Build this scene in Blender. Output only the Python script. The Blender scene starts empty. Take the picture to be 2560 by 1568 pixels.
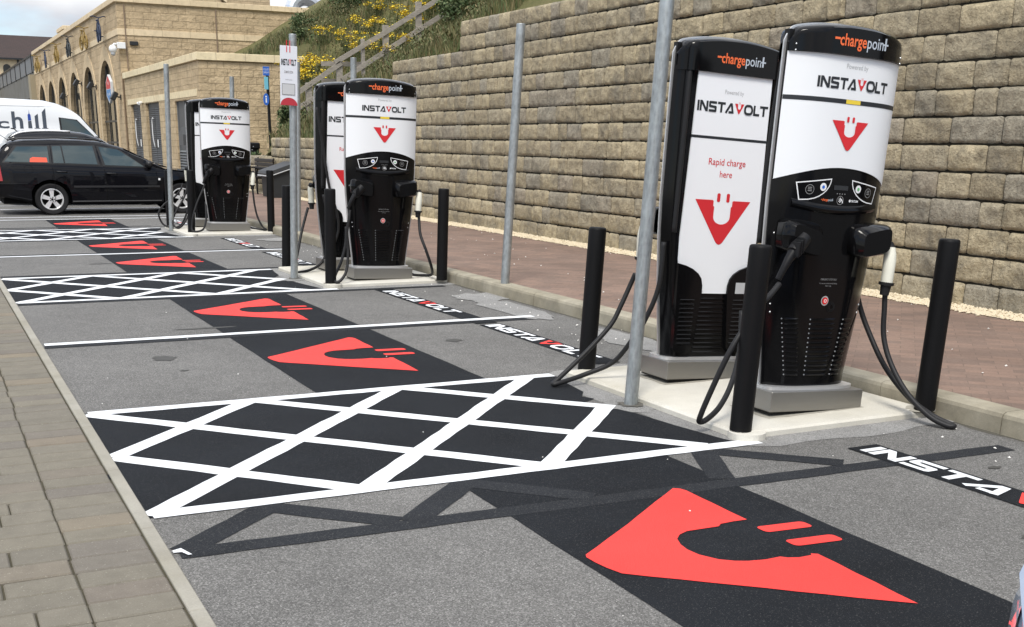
import bpy, math, random
from mathutils import Vector, Matrix, Euler
from mathutils import noise as mnoise
random.seed(7)
PI = math.pi
SC = bpy.context.scene
COL = SC.collection

# ------------------------------------------------------------------ camera
cam_d = bpy.data.cameras.new("camera")
cam = bpy.data.objects.new("camera", cam_d)
COL.objects.link(cam)
cam_d.sensor_fit = 'HORIZONTAL'
cam_d.sensor_width = 36.0
cam_d.lens = 2866.49 / 2560 * 36
cam_d.shift_y = 400.03 / 2560
cam_d.clip_start = 0.05
cam_d.clip_end = 2000
_r = (0.8934056, -0.4490772, 0.0124938)
_u = (0.1139427, 0.2534063, 0.9606260)
_f = (0.4345613, 0.8568051, -0.2775637)
cam.matrix_world = Matrix(((_r[0], _u[0], -_f[0], 0), (_r[1], _u[1], -_f[1], 0), (_r[2], _u[2], -_f[2], 1.5), (0, 0, 0, 1)))
SC.camera = cam
SC.view_settings.view_transform = 'Standard'
SC.view_settings.look = 'None'
SC.view_settings.exposure = 0.62
SC.view_settings.gamma = 1.0

# ------------------------------------------------------------------ sky and sun
SUN_EL, SUN_AZ = 56.0, 218.0     # compass-like azimuth: 0 = +Y, clockwise; the sun stands behind and to the left of the camera
w = bpy.data.worlds.new("World")
SC.world = w
w.use_nodes = True
nt = w.node_tree
nt.nodes.clear()
def wn(t, **k):
    n = nt.nodes.new(t)
    for a, b in k.items():
        setattr(n, a, b)
    return n
out = wn('ShaderNodeOutputWorld')
bg = wn('ShaderNodeBackground')
bg.inputs['Strength'].default_value = 0.12
sky = wn('ShaderNodeTexSky', sky_type='NISHITA', sun_disc=False, sun_elevation=math.radians(SUN_EL), sun_rotation=math.radians(SUN_AZ))
sky.air_density = 1.0
sky.dust_density = 0.6
sky.ozone_density = 3.5
tc = wn('ShaderNodeTexCoord')
mp = wn('ShaderNodeMapping')
mp.inputs['Scale'].default_value = (1.0, 1.0, 2.6)
mp.inputs['Location'].default_value = (0.35, 0.42, 0.1)
n1 = wn('ShaderNodeTexNoise')
n1.inputs['Scale'].default_value = 2.6
n1.inputs['Detail'].default_value = 7
n1.inputs['Roughness'].default_value = 0.55
r1 = wn('ShaderNodeValToRGB')
r1.color_ramp.elements[0].position = 0.40
r1.color_ramp.elements[1].position = 0.52
n2 = wn('ShaderNodeTexNoise')
n2.inputs['Scale'].default_value = 5.0
n2.inputs['Detail'].default_value = 5
r2 = wn('ShaderNodeValToRGB')
r2.color_ramp.elements[0].color = (3.2, 3.35, 3.75, 1)
r2.color_ramp.elements[1].color = (5.6, 5.65, 5.75, 1)
r2.color_ramp.elements[0].position = 0.34
r2.color_ramp.elements[1].position = 0.56
mx = wn('ShaderNodeMix', data_type='RGBA')
L = nt.links.new
L(tc.outputs['Generated'], mp.inputs['Vector'])
L(mp.outputs['Vector'], n1.inputs['Vector'])
L(mp.outputs['Vector'], n2.inputs['Vector'])
L(n1.outputs['Fac'], r1.inputs['Fac'])
L(n2.outputs['Fac'], r2.inputs['Fac'])
L(r1.outputs['Color'], mx.inputs['Factor'])
L(sky.outputs['Color'], mx.inputs['A'])
sx = wn('ShaderNodeSeparateXYZ')
L(tc.outputs['Generated'], sx.inputs['Vector'])
mr = wn('ShaderNodeMapRange')
mr.inputs['From Min'].default_value = 0.15
mr.inputs['From Max'].default_value = 0.75
mr.inputs['To Min'].default_value = 1.0
mr.inputs['To Max'].default_value = 1.9
L(sx.outputs['Z'], mr.inputs['Value'])
vm = wn('ShaderNodeVectorMath', operation='SCALE')
L(r2.outputs['Color'], vm.inputs[0])
L(mr.outputs['Result'], vm.inputs['Scale'])
L(vm.outputs['Vector'], mx.inputs['B'])
L(mx.outputs['Result'], bg.inputs['Color'])
L(bg.outputs['Background'], out.inputs['Surface'])
sd = bpy.data.lights.new("sun", 'SUN')
sd.energy = 2.0
sd.angle = math.radians(17)
sd.color = (1.0, 0.95, 0.87)
so = bpy.data.objects.new("sun", sd)
COL.objects.link(so)
_az, _el = math.radians(SUN_AZ), math.radians(SUN_EL)
_d = Vector((math.sin(_az) * math.cos(_el), math.cos(_az) * math.cos(_el), math.sin(_el)))
so.rotation_euler = _d.to_track_quat('Z', 'Y').to_euler()
so.location = _d * 60

# ------------------------------------------------------------------ materials
MATS = {}
def mat(name, color, rough=0.6, metal=0.0, spec=0.4, coat=0.0, emit=None, trans=0.0):
    if name in MATS:
        return MATS[name]
    m = bpy.data.materials.new(name)
    m.use_nodes = True
    b = m.node_tree.nodes['Principled BSDF']
    b.inputs['Base Color'].default_value = (*color, 1)
    b.inputs['Roughness'].default_value = rough
    b.inputs['Metallic'].default_value = metal
    b.inputs['Specular IOR Level'].default_value = spec
    b.inputs['Coat Weight'].default_value = coat
    if trans:
        b.inputs['Transmission Weight'].default_value = trans
    MATS[name] = m
    return m
class NB:
    """little node builder over a principled material"""
    def __init__(s, m):
        s.t = m.node_tree
        s.b = s.t.nodes['Principled BSDF']
    def n(s, typ, ins=None, **k):
        nd = s.t.nodes.new(typ)
        for a, b in k.items():
            setattr(nd, a, b)
        for a, b in (ins or {}).items():
            if isinstance(b, bpy.types.NodeSocket):
                s.t.links.new(b, nd.inputs[a])
            else:
                nd.inputs[a].default_value = b
        return nd
    def link(s, a, b):
        s.t.links.new(a, b)
    def coord(s, kind='Object'):
        return s.n('ShaderNodeTexCoord').outputs[kind]
    def noise(s, vec, scale, detail=3, rough=0.5):
        return s.n('ShaderNodeTexNoise', {'Vector': vec, 'Scale': scale, 'Detail': detail, 'Roughness': rough}).outputs['Fac']
    def ramp(s, fac, stops):
        r = s.n('ShaderNodeValToRGB', {'Fac': fac})
        cr = r.color_ramp
        while len(cr.elements) < len(stops):
            cr.elements.new(0.5)
        for e, (p, c) in zip(cr.elements, stops):
            e.position = p
            e.color = (*c, 1) if len(c) == 3 else c
        return r.outputs['Color']
    def mix(s, fac, a, b, mode='MIX'):
        m = s.n('ShaderNodeMix', data_type='RGBA', blend_type=mode)
        for key, v in (('Factor', fac), ('A', a), ('B', b)):
            if isinstance(v, bpy.types.NodeSocket):
                s.t.links.new(v, m.inputs[key])
            elif key == 'Factor':
                m.inputs[key].default_value = v
            else:
                m.inputs[key].default_value = (*v, 1)
        return m.outputs['Result']
    def math(s, op, a, b=0.0):
        return s.n('ShaderNodeMath', {0: a, 1: b}, operation=op).outputs[0]
    def bump(s, h, strength=0.3, dist=0.01):
        n = s.n('ShaderNodeBump', {'Height': h, 'Strength': strength, 'Distance': dist})
        s.t.links.new(n.outputs['Normal'], s.b.inputs['Normal'])
    def color(s, sock):
        s.t.links.new(sock, s.b.inputs['Base Color'])
    def roughness(s, sock):
        s.t.links.new(sock, s.b.inputs['Roughness'])
def g3(v):
    return (v, v, v)

# asphalt
def asphalt_like(name, lo, mid, hi, fleck, warm=1.0):
    m = mat(name, mid, 0.85, spec=0.25)
    q = NB(m)
    c = q.coord()
    f1 = q.noise(c, 300, 3, 0.7)
    vor = q.n('ShaderNodeTexVoronoi', {'Vector': c, 'Scale': 190.0}).outputs['Color']
    f = q.math('ADD', q.math('MULTIPLY', f1, 0.62), q.math('MULTIPLY', vor, 0.38))
    big = q.noise(c, 0.7, 4, 0.6)
    med = q.noise(c, 7, 5, 0.65)
    fine = q.ramp(f, [(0.30, lo), (0.47, mid), (0.60, hi), (0.72, fleck)])
    k = q.ramp(big, [(0.3, g3(0.84)), (0.7, g3(1.13))])
    k2 = q.ramp(med, [(0.3, g3(0.90)), (0.7, g3(1.08))])
    q.color(q.mix(1.0, q.mix(1.0, fine, k, 'MULTIPLY'), k2, 'MULTIPLY'))
    q.bump(f, 0.45, 0.004)
    return m
M_ASPH = asphalt_like('asphalt', (0.062, 0.061, 0.058), (0.118, 0.115, 0.109), (0.172, 0.168, 0.160), (0.36, 0.35, 0.335))
M_PATCH = asphalt_like('patch', (0.12, 0.12, 0.118), (0.23, 0.228, 0.22), (0.29, 0.285, 0.275), (0.36, 0.355, 0.345))
def paint(name, col, wear, wearcol, rough=0.6, dirt=0.9):
    m = mat(name, col, rough, spec=0.12)
    q = NB(m)
    c = q.coord()
    f = q.noise(c, 170, 3, 0.75)
    b = q.noise(c, 1.6, 6, 0.65)
    k = q.ramp(b, [(0.3, g3(dirt)), (0.65, g3(1.06))])
    base = q.mix(1.0, col, k, 'MULTIPLY')
    speck = q.ramp(f, [(wear, g3(0)), (wear + 0.05, g3(1))])
    q.color(q.mix(speck, base, wearcol))
    q.bump(f, 0.6, 0.006)
    return m
M_BLACKP = paint('black_paint', (0.0125, 0.0143, 0.0175), 0.60, (0.075, 0.075, 0.075), 0.8, 0.66)
M_OLDBLACK = paint('old_black_paint', (0.022, 0.024, 0.028), 0.58, (0.085, 0.085, 0.083), 0.8, 0.7)
M_WHITEP = paint('white_paint', (0.76, 0.78, 0.80), 0.64, (0.50, 0.50, 0.50), 0.6, 0.88)
M_REDP = paint('red_paint', (0.80, 0.060, 0.052), 0.70, (0.40, 0.07, 0.06), 0.6, 0.93)
# concrete
def concrete(name, col, var=0.12, sc=5.0, fine=120):
    m = mat(name, col, 0.85, spec=0.25)
    q = NB(m)
    c = q.coord()
    a = q.noise(c, sc, 6, 0.65)
    f = q.noise(c, fine, 2, 0.6)
    s = q.noise(c, sc * 0.3, 4, 0.6)
    k = q.ramp(a, [(0.3, g3(1 - var)), (0.7, g3(1 + var))])
    k2 = q.ramp(f, [(0.3, g3(0.93)), (0.7, g3(1.05))])
    k3 = q.ramp(s, [(0.35, (0.85, 0.83, 0.78)), (0.6, g3(1.0))])
    q.color(q.mix(1.0, q.mix(1.0, q.mix(1.0, col, k, 'MULTIPLY'), k2, 'MULTIPLY'), k3, 'MULTIPLY'))
    q.bump(f, 0.25, 0.004)
    return m
M_SLAB = concrete('slab', (0.58, 0.56, 0.50), 0.08, 3.0)
M_KERB = concrete('kerb', (0.30, 0.275, 0.215), 0.24, 5.0)
M_EDGING = concrete('edging', (0.30, 0.285, 0.245), 0.10, 4.0)
M_GRAVEL = mat('gravel', (0.60, 0.52, 0.38), 0.9, spec=0.2)
def island_var(m, stops, amount=1.0, nsc=8.0, bumpd=0.01, bumps=0.5, fine=60.0, dark=None, amp=1.0, fleck=None):
    q = NB(m)
    c = q.coord()
    g = q.n('ShaderNodeNewGeometry').outputs['Random Per Island']
    col = q.ramp(g, stops)
    a = q.noise(c, nsc, 6, 0.65)
    f = q.noise(c, fine, 4, 0.65)
    k = q.ramp(a, [(0.30, g3(1 - .32 * amp)), (0.5, g3(0.99)), (0.70, g3(1 + .20 * amp))])
    k2 = q.ramp(f, [(0.3, g3(0.84)), (0.7, g3(1.12))])
    r = q.mix(1.0, q.mix(1.0, col, k, 'MULTIPLY'), k2, 'MULTIPLY')
    if dark:
        st = q.noise(c, 2.3, 6, 0.7)
        mask = q.ramp(st, [(0.48, g3(0)), (0.70, g3(0.75))])
        r = q.mix(mask, r, dark)
    if fleck:
        fl_ = q.noise(c, 130, 2, .6)
        r = q.mix(q.ramp(fl_, [(0.66, g3(0)), (0.72, g3(.8))]), r, fleck)
    q.color(r)
    h = q.math('ADD', a, q.math('MULTIPLY', f, 0.35))
    q.bump(h, bumps, bumpd)
M_BLOCK = mat('wall_block', (0.3, 0.25, 0.17), 0.9, spec=0.2)
island_var(M_BLOCK, [(0.0, (0.318, 0.270, 0.184)), (0.3, (0.378, 0.320, 0.216)), (0.55, (0.440, 0.372, 0.246)), (0.75, (0.358, 0.312, 0.224)), (0.9, (0.310, 0.280, 0.218)), (1.0, (0.326, 0.282, 0.214))], nsc=11, bumpd=0.045, bumps=1.0, fine=42, dark=(0.145, 0.135, 0.112))
M_WALLCORE = mat('wall_core', (0.018, 0.016, 0.012), 0.95, spec=0.1)
M_PAVER = mat('paver', (0.2, 0.19, 0.16), 0.9, spec=0.2)
island_var(M_PAVER, [(0.0, (0.156, 0.143, 0.117)), (0.4, (0.178, 0.162, 0.129)), (0.65, (0.165, 0.151, 0.124)), (0.78, (0.155, 0.140, 0.120)), (0.88, (0.205, 0.175, 0.128)), (0.95, (0.170, 0.146, 0.120)), (1.0, (0.130, 0.127, 0.112))], nsc=9, bumpd=0.005, bumps=0.7, fine=230, amp=.4, fleck=(.34, .32, .27))
M_SOIL = mat('joint_soil', (0.075, 0.068, 0.048), 0.95, spec=0.1)
# red block paving
M_REDPAVE = mat('red_paving', (0.2, 0.13, 0.11), 0.85, spec=0.25)
q = NB(M_REDPAVE)
c = q.coord()
mpn = q.n('ShaderNodeMapping', {'Vector': c, 'Rotation': (0, 0, math.radians(45))}).outputs['Vector']
br = q.n('ShaderNodeTexBrick', {'Vector': mpn, 'Scale': 1.0, 'Color1': (0.235, 0.160, 0.124, 1), 'Color2': (0.175, 0.126, 0.102, 1), 'Mortar': (0.150, 0.112, 0.09, 1), 'Mortar Size': 0.003, 'Brick Width': 0.2, 'Row Height': 0.1, 'Bias': 0.0})
a = q.noise(c, 1.3, 6, 0.65)
f = q.noise(c, 55, 3, 0.6)
k = q.ramp(a, [(0.3, g3(0.78)), (0.7, g3(1.16))])
q.color(q.mix(1.0, q.mix(1.0, br.outputs['Color'], k, 'MULTIPLY'), q.ramp(f, [(0.3, g3(0.88)), (0.7, g3(1.1))]), 'MULTIPLY'))
q.bump(br.outputs['Fac'], 0.3, -0.003)
# building stone: coursed rock-faced blocks
def stone(name, c1, c2, mort, bw=0.62, rh=0.30, rock=1.0, var=0.14):
    m = mat(name, c1, 0.9, spec=0.2)
    q = NB(m)
    c = q.coord()
    sp = q.n('ShaderNodeSeparateXYZ', {'Vector': c})
    xy = q.math('ADD', sp.outputs['X'], sp.outputs['Y'])
    v = q.n('ShaderNodeCombineXYZ', {'X': xy, 'Y': sp.outputs['Z'], 'Z': 0.0}).outputs[0]
    br = q.n('ShaderNodeTexBrick', {'Vector': v, 'Scale': 1.0, 'Color1': (*c1, 1), 'Color2': (*c2, 1), 'Mortar': (*mort, 1), 'Mortar Size': 0.010, 'Mortar Smooth': 0.3, 'Brick Width': bw, 'Row Height': rh, 'Bias': -0.1}, offset=0.43, squash=0.8, squash_frequency=3)
    a = q.noise(c, 1.1, 6, 0.65)
    b = q.noise(c, 4.5, 6, 0.7)
    k = q.ramp(a, [(0.3, g3(1 - var)), (0.7, g3(1 + var * 0.8))])
    k2 = q.ramp(b, [(0.3, g3(0.80)), (0.48, g3(1.0)), (0.7, g3(1.1))])
    q.color(q.mix(1.0, q.mix(1.0, br.outputs['Color'], k, 'MULTIPLY'), k2, 'MULTIPLY'))
    h = q.math('ADD', q.math('MULTIPLY', b, rock), q.math('MULTIPLY', br.outputs['Fac'], -0.4))
    q.bump(h, 0.9, 0.09 * rock + 0.01)
    return m
M_STONE = stone('stone', (0.53, 0.41, 0.26), (0.455, 0.35, 0.22), (0.375, 0.285, 0.178), 0.78, 0.30)
M_STONE2 = stone('annex_stone', (0.56, 0.44, 0.28), (0.47, 0.365, 0.228), (0.37, 0.285, 0.18), 0.55, 0.235)
M_ASHLAR = stone('ashlar', (0.68, 0.555, 0.375), (0.64, 0.52, 0.345), (0.48, 0.385, 0.25), 1.25, 5.0, 0.1, 0.08)
M_COPING2 = stone('coping_pale', (0.74, 0.64, 0.43), (0.70, 0.59, 0.39), (0.52, 0.43, 0.29), 1.25, 5.0, 0.1, 0.08)
# galvanised steel
def galv(name):
    m = mat(name, (0.48, 0.51, 0.53), 0.45, 0.75)
    q = NB(m)
    c = q.coord()
    n = q.n('ShaderNodeTexVoronoi', {'Vector': q.n('ShaderNodeMapping', {'Vector': c, 'Scale': (1, 1, 0.25)}).outputs[0], 'Scale': 70.0}).outputs['Distance']
    s = q.noise(c, 7, 5, 0.7)
    k = q.ramp(n, [(0.0, g3(0.8)), (0.7, g3(1.1))])
    k2 = q.ramp(s, [(0.3, g3(0.72)), (0.65, g3(1.12))])
    q.color(q.mix(1.0, q.mix(1.0, (0.36, 0.385, 0.39), k, 'MULTIPLY'), k2, 'MULTIPLY'))
    q.roughness(q.ramp(s, [(0.3, g3(0.55)), (0.7, g3(0.4))]))
    return m
M_GALV = galv('galvanised')
M_STEEL = mat('stainless', (0.31, 0.30, 0.28), 0.32, 0.95)
q = NB(M_STEEL)
c = q.coord()
st = q.noise(q.n('ShaderNodeMapping', {'Vector': c, 'Scale': (1.5, 1.5, 90)}).outputs[0], 4, 4, 0.6)
q.roughness(q.ramp(st, [(0.3, g3(0.30)), (0.7, g3(0.48))]))
M_TRIM = mat('silver_trim', (0.66, 0.66, 0.66), 0.38, 0.7)
M_GLOSSBLK = mat('gloss_black', (0.004, 0.004, 0.0045), 0.12, spec=0.2)
M_SATBLK = mat('satin_black', (0.009, 0.009, 0.010), 0.42, spec=0.2)
M_RUBBER = mat('rubber', (0.016, 0.016, 0.017), 0.5, spec=0.25)
M_BOLLARD = mat('bollard_black', (0.006, 0.006, 0.0065), 0.5, spec=0.14)
M_WPANEL = mat('white_panel', (0.74, 0.76, 0.78), 0.32, spec=0.3)
M_WBACK = mat('white_back_panel', (0.80, 0.82, 0.85), 0.5, spec=0.3)
M_CREAM = mat('cream_plastic', (0.66, 0.65, 0.56), 0.5)
M_INK = mat('black_ink', (0.018, 0.021, 0.025), 0.5)
M_GREYINK = mat('grey_ink', (0.42, 0.43, 0.44), 0.6)
M_REDINK = mat('red_ink', (0.60, 0.022, 0.030), 0.45)
M_ORANGE = mat('orange_ink', (0.80, 0.15, 0.045), 0.45)
M_SILINK = mat('silver_ink', (0.45, 0.50, 0.56), 0.45)
M_WHITEINK = mat('white_ink', (0.75, 0.76, 0.77), 0.5)
M_DIMINK = mat('dim_ink', (0.22, 0.22, 0.22), 0.6)
M_YELLOW = mat('yellow_label', (0.75, 0.56, 0.05), 0.5)
M_ESTOP = mat('red_button', (0.70, 0.02, 0.02), 0.35)
M_LABEL = mat('grey_label', (0.50, 0.51, 0.52), 0.5)
M_BOLT = mat('bolt', (0.6, 0.6, 0.6), 0.25, 1.0)
M_SCREEN = mat('screen', (0.025, 0.027, 0.03), 0.2)
M_BLUEINK = mat('blue_ink', (0.02, 0.12, 0.50), 0.5)
M_GREENINK = mat('green_ink', (0.12, 0.40, 0.16), 0.5)

# ------------------------------------------------------------------ mesh helpers
class MB:
    def __init__(s):
        s.v, s.f = [], []
    def add(s, vs, fs):
        b = len(s.v)
        s.v += [tuple(p) for p in vs]
        s.f += [tuple(b + i for i in f) for f in fs]
        return s
    def box(s, x0, x1, y0, y1, z0, z1):
        s.add([(x0, y0, z0), (x1, y0, z0), (x1, y1, z0), (x0, y1, z0), (x0, y0, z1), (x1, y0, z1), (x1, y1, z1), (x0, y1, z1)],
              [(0, 3, 2, 1), (4, 5, 6, 7), (0, 1, 5, 4), (1, 2, 6, 5), (2, 3, 7, 6), (3, 0, 4, 7)])
        return s
    def bbox(s, x0, x1, y0, y1, z0, z1, b=0.01):
        """box with chamfered edges"""
        vs, idx = [], {}
        cx, cy, cz = (x0, x1), (y0, y1), (z0, z1)
        for i in (0, 1):
            for j in (0, 1):
                for k in (0, 1):
                    sx, sy, sz = (1 if i == 0 else -1), (1 if j == 0 else -1), (1 if k == 0 else -1)
                    p = (cx[i], cy[j], cz[k])
                    for ax in range(3):
                        d = [sx * b, sy * b, sz * b]
                        d[ax] = 0
                        idx[(i, j, k, ax)] = len(vs)
                        vs.append((p[0] + d[0], p[1] + d[1], p[2] + d[2]))
        F = []
        for k in (0, 1):
            F.append([idx[(0, 0, k, 2)], idx[(1, 0, k, 2)], idx[(1, 1, k, 2)], idx[(0, 1, k, 2)]][::(1 if k else -1)])
            F.append([idx[(0, k, 0, 1)], idx[(1, k, 0, 1)], idx[(1, k, 1, 1)], idx[(0, k, 1, 1)]][::(-1 if k else 1)])
            F.append([idx[(k, 0, 0, 0)], idx[(k, 1, 0, 0)], idx[(k, 1, 1, 0)], idx[(k, 0, 1, 0)]][::(1 if k else -1)])
        for i in (0, 1):
            for j in (0, 1):
                F.append([idx[(i, j, 0, 0)], idx[(i, j, 1, 0)], idx[(i, j, 1, 1)], idx[(i, j, 0, 1)]])
                F.append([idx[(i, 0, j, 0)], idx[(i, 1, j, 0)], idx[(i, 1, j, 2)], idx[(i, 0, j, 2)]])
                F.append([idx[(0, i, j, 1)], idx[(1, i, j, 1)], idx[(1, i, j, 2)], idx[(0, i, j, 2)]])
                for k in (0, 1):
                    F.append([idx[(i, j, k, 0)], idx[(i, j, k, 1)], idx[(i, j, k, 2)]])
        s.add(vs, F)
        return s
    def tube(s, pts, r, n=10, caps=True):
        pts = [Vector(p) for p in pts]
        rs = r if isinstance(r, (list, tuple)) else [r] * len(pts)
        vs, fs = [], []
        t0 = (pts[1] - pts[0]).normalized()
        ref = Vector((0, 0, 1)) if abs(t0.z) < 0.9 else Vector((1, 0, 0))
        a = t0.cross(ref).normalized()
        for i, p in enumerate(pts):
            t = (pts[min(i + 1, len(pts) - 1)] - pts[max(i - 1, 0)]).normalized()
            a = (a - t * a.dot(t)).normalized()
            b = t.cross(a)
            for k in range(n):
                g = 2 * PI * k / n
                vs.append(p + (a * math.cos(g) + b * math.sin(g)) * rs[i])
        for i in range(len(pts) - 1):
            for k in range(n):
                fs.append((i * n + k, i * n + (k + 1) % n, (i + 1) * n + (k + 1) % n, (i + 1) * n + k))
        if caps:
            fs.append(tuple(range(n))[::-1])
            fs.append(tuple((len(pts) - 1) * n + k for k in range(n)))
        s.add(vs, fs)
        return s
    def cyl(s, p0, p1, r, n=20, r1=None):
        return s.tube([p0, p1], [r, r if r1 is None else r1], n)
    def poly(s, pts):
        s.add(pts, [tuple(range(len(pts)))])
        return s
    def prism(s, pts2, fn, d0, d1):
        """polygon pts2 mapped by fn(a, b, d), extruded from d0 to d1"""
        n = len(pts2)
        s.add([fn(a, b, d0) for a, b in pts2] + [fn(a, b, d1) for a, b in pts2],
              [tuple(range(n))[::-1], tuple(range(n, 2 * n))] + [(i, (i + 1) % n, n + (i + 1) % n, n + i) for i in range(n)])
        return s
    def grid(s, rows, close=False):
        n = len(rows[0])
        vs = [p for r in rows for p in r]
        fs = []
        for i in range(len(rows) - 1):
            for j in range(n - 1 if not close else n):
                fs.append((i * n + j, i * n + (j + 1) % n, (i + 1) * n + (j + 1) % n, (i + 1) * n + j))
        s.add(vs, fs)
        return s
    def disc(s, c, r, fn, n=24, r0=0.0):
        if r0 <= 0:
            s.poly([fn(c[0] + r * math.cos(2 * PI * k / n), c[1] + r * math.sin(2 * PI * k / n)) for k in range(n)])
        else:
            s.grid([[fn(c[0] + q * math.cos(2 * PI * k / n), c[1] + q * math.sin(2 * PI * k / n)) for k in range(n)] for q in (r0, r)], True)
        return s
    def ball(s, c, r, n=10, sq=(1, 1, 1)):
        rows = []
        for i in range(n // 2 + 1):
            th = PI * i / (n // 2)
            rows.append([(c[0] + sq[0] * r * math.sin(th) * math.cos(2 * PI * k / n), c[1] + sq[1] * r * math.sin(th) * math.sin(2 * PI * k / n), c[2] + sq[2] * r * math.cos(th)) for k in range(n)])
        return s.grid(rows, True)
    def build(s, name, m, parent=None, smooth=False, angle=None):
        me = bpy.data.meshes.new(name)
        me.from_pydata(s.v, [], s.f)
        me.materials.append(m)
        if smooth:
            me.polygons.foreach_set('use_smooth', [True] * len(me.polygons))
            if angle:
                me.set_sharp_from_angle(angle=math.radians(angle))
        me.update()
        o = bpy.data.objects.new(name, me)
        COL.objects.link(o)
        if parent is not None:
            o.parent = parent
        return o
def tag(o, label=None, cat=None, group=None, kind=None):
    if label: o['label'] = label
    if cat: o['category'] = cat
    if group: o['group'] = group
    if kind: o['kind'] = kind
    return o
def empty(name, loc=(0, 0, 0), rot=(0, 0, 0), label=None, cat=None, group=None):
    o = bpy.data.objects.new(name, None)
    o.empty_display_size = 0.2
    COL.objects.link(o)
    o.location = loc
    o.rotation_euler = rot
    tag(o, label, cat, group)
    return o
def copy_tree(o, parent=None):
    c = o.copy()
    COL.objects.link(c)
    c.parent = parent
    for ch in list(o.children):
        copy_tree(ch, c)
    return c
def keep_world(o, root):
    """parent o (built in world coordinates) to root without moving it"""
    M = Matrix.LocRotScale(Vector(root.location), root.rotation_euler, root.scale)
    o.parent = root
    o.matrix_parent_inverse = M.inverted()
def interp(tab, z):
    if z <= tab[0][0]: return tab[0][1]
    for (a, x), (b, y) in zip(tab, tab[1:]):
        if z <= b:
            t = (z - a) / (b - a)
            return x + (y - x) * t
    return tab[-1][1]
def smooth_pts(pts, n=8):
    """Catmull-Rom through pts"""
    P = [Vector(p) for p in pts]
    P = [P[0] * 2 - P[1]] + P + [P[-1] * 2 - P[-2]]
    out = []
    for i in range(1, len(P) - 2):
        for k in range(n):
            t = k / n
            a, b, c_, d = P[i - 1], P[i], P[i + 1], P[i + 2]
            out.append(0.5 * ((2 * b) + (c_ - a) * t + (2 * a - 5 * b + 4 * c_ - d) * t * t + (3 * b - a - 3 * c_ + d) * t ** 3))
    out.append(P[-2])
    return out
def stroke(pts, th, closed=False):
    """thick polyline -> list of quads (2-D)"""
    n = len(pts)
    P = [Vector((p[0], p[1])) for p in pts]
    Ls, Rs = [], []
    for i in range(n):
        if closed or 0 < i < n - 1:
            a = (P[i] - P[i - 1]).normalized()
            b = (P[(i + 1) % n] - P[i]).normalized()
        elif i == 0:
            a = b = (P[1] - P[0]).normalized()
        else:
            a = b = (P[-1] - P[-2]).normalized()
        na, nb = Vector((-a.y, a.x)), Vector((-b.y, b.x))
        m = (na + nb)
        m = m / max(0.35, m.length_squared / 2) if m.length > 1e-6 else na
        Ls.append(P[i] + m * th / 2)
        Rs.append(P[i] - m * th / 2)
    return [(Ls[i], Rs[i], Rs[(i + 1) % n], Ls[(i + 1) % n]) for i in range(n if closed else n - 1)]

# ------------------------------------------------------------------ lettering
def bf_text(s, size, sx=1.0, bold=0.0):
    """(x, y) triangles of a line of text in the built-in font, left aligned, baseline 0, cap height about 0.73*size"""
    cu = bpy.data.curves.new('t', 'FONT')
    cu.body = s
    cu.size = size
    cu.offset = bold
    cu.resolution_u = 3
    ob = bpy.data.objects.new('t', cu)
    COL.objects.link(ob)
    dg = bpy.context.evaluated_depsgraph_get()
    me = bpy.data.meshes.new_from_object(ob.evaluated_get(dg))
    vs = [(v.co.x * sx, v.co.y) for v in me.vertices]
    fs = [tuple(p.vertices) for p in me.polygons]
    bpy.data.objects.remove(ob)
    bpy.data.curves.remove(cu)
    bpy.data.meshes.remove(me)
    return vs, fs
_TC = {}
def text_fit(mb, s, x0, x1, z0, h, fn, sxhint=None, bold=0.0):
    """text with cap height h between x0 and x1, mapped through fn(x, z)"""
    key = (s, round(bold, 4))
    if key not in _TC:
        _TC[key] = bf_text(s, 1.0, 1.0, bold)
    vs, fs = _TC[key]
    if not vs: return
    a = min(v[0] for v in vs)
    b = max(v[0] for v in vs)
    k = (x1 - x0) / (b - a)
    kz = h / 0.73
    mb.add([fn(x0 + (v[0] - a) * k, z0 + v[1] * kz) for v in vs], fs)
def rrect(w_, h_, r, n=4):
    pts = []
    for cx, cy, a0 in ((w_ - r, h_ - r, 0), (r, h_ - r, 90), (r, r, 180), (w_ - r, r, 270)):
        for k in range(n + 1):
            g = math.radians(a0 + 90 * k / n)
            pts.append((cx + r * math.cos(g), cy + r * math.sin(g)))
    return pts
# plug emblem: V shield with a socket cut out; x -0.5..0.5, y 0 (top) .. -1
def emblem():
    L_ = [(-0.5, 0.0), (-0.19, 0.0), (-0.17, -0.02), (-0.17, -0.13), (-0.15, -0.15), (-0.15, -0.37)]
    U = []
    for k in range(13):
        g = PI + PI * k / 12
        U.append((0.15 * math.cos(g), -0.37 + 0.17 * math.sin(g)))
    R_ = [(-x, y) for x, y in L_[::-1]]
    B = [(0.085, -0.90), (0.055, -0.96), (0.025, -0.99), (0, -1.0), (-0.025, -0.99), (-0.055, -0.96), (-0.085, -0.90)]
    return L_ + U[1:-1] + R_ + B
EMB = emblem()
def emblem_mesh(mb, cx, top, wd, ht, fn, prong=(-0.02, 0.15), pw=0.055, px=0.085):
    mb.poly([fn(cx + a * wd, top + b * ht) for a, b in EMB][::-1])
    for sgn in (-1, 1):
        rr = rrect(pw * wd, (prong[1] - prong[0]) * ht, min(pw * wd, (prong[1] - prong[0]) * ht) * 0.35)
        mb.poly([fn(cx + sgn * px * wd - pw * wd / 2 + a, top + prong[0] * ht + b) for a, b in rr])
GL_T = 0.2
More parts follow.
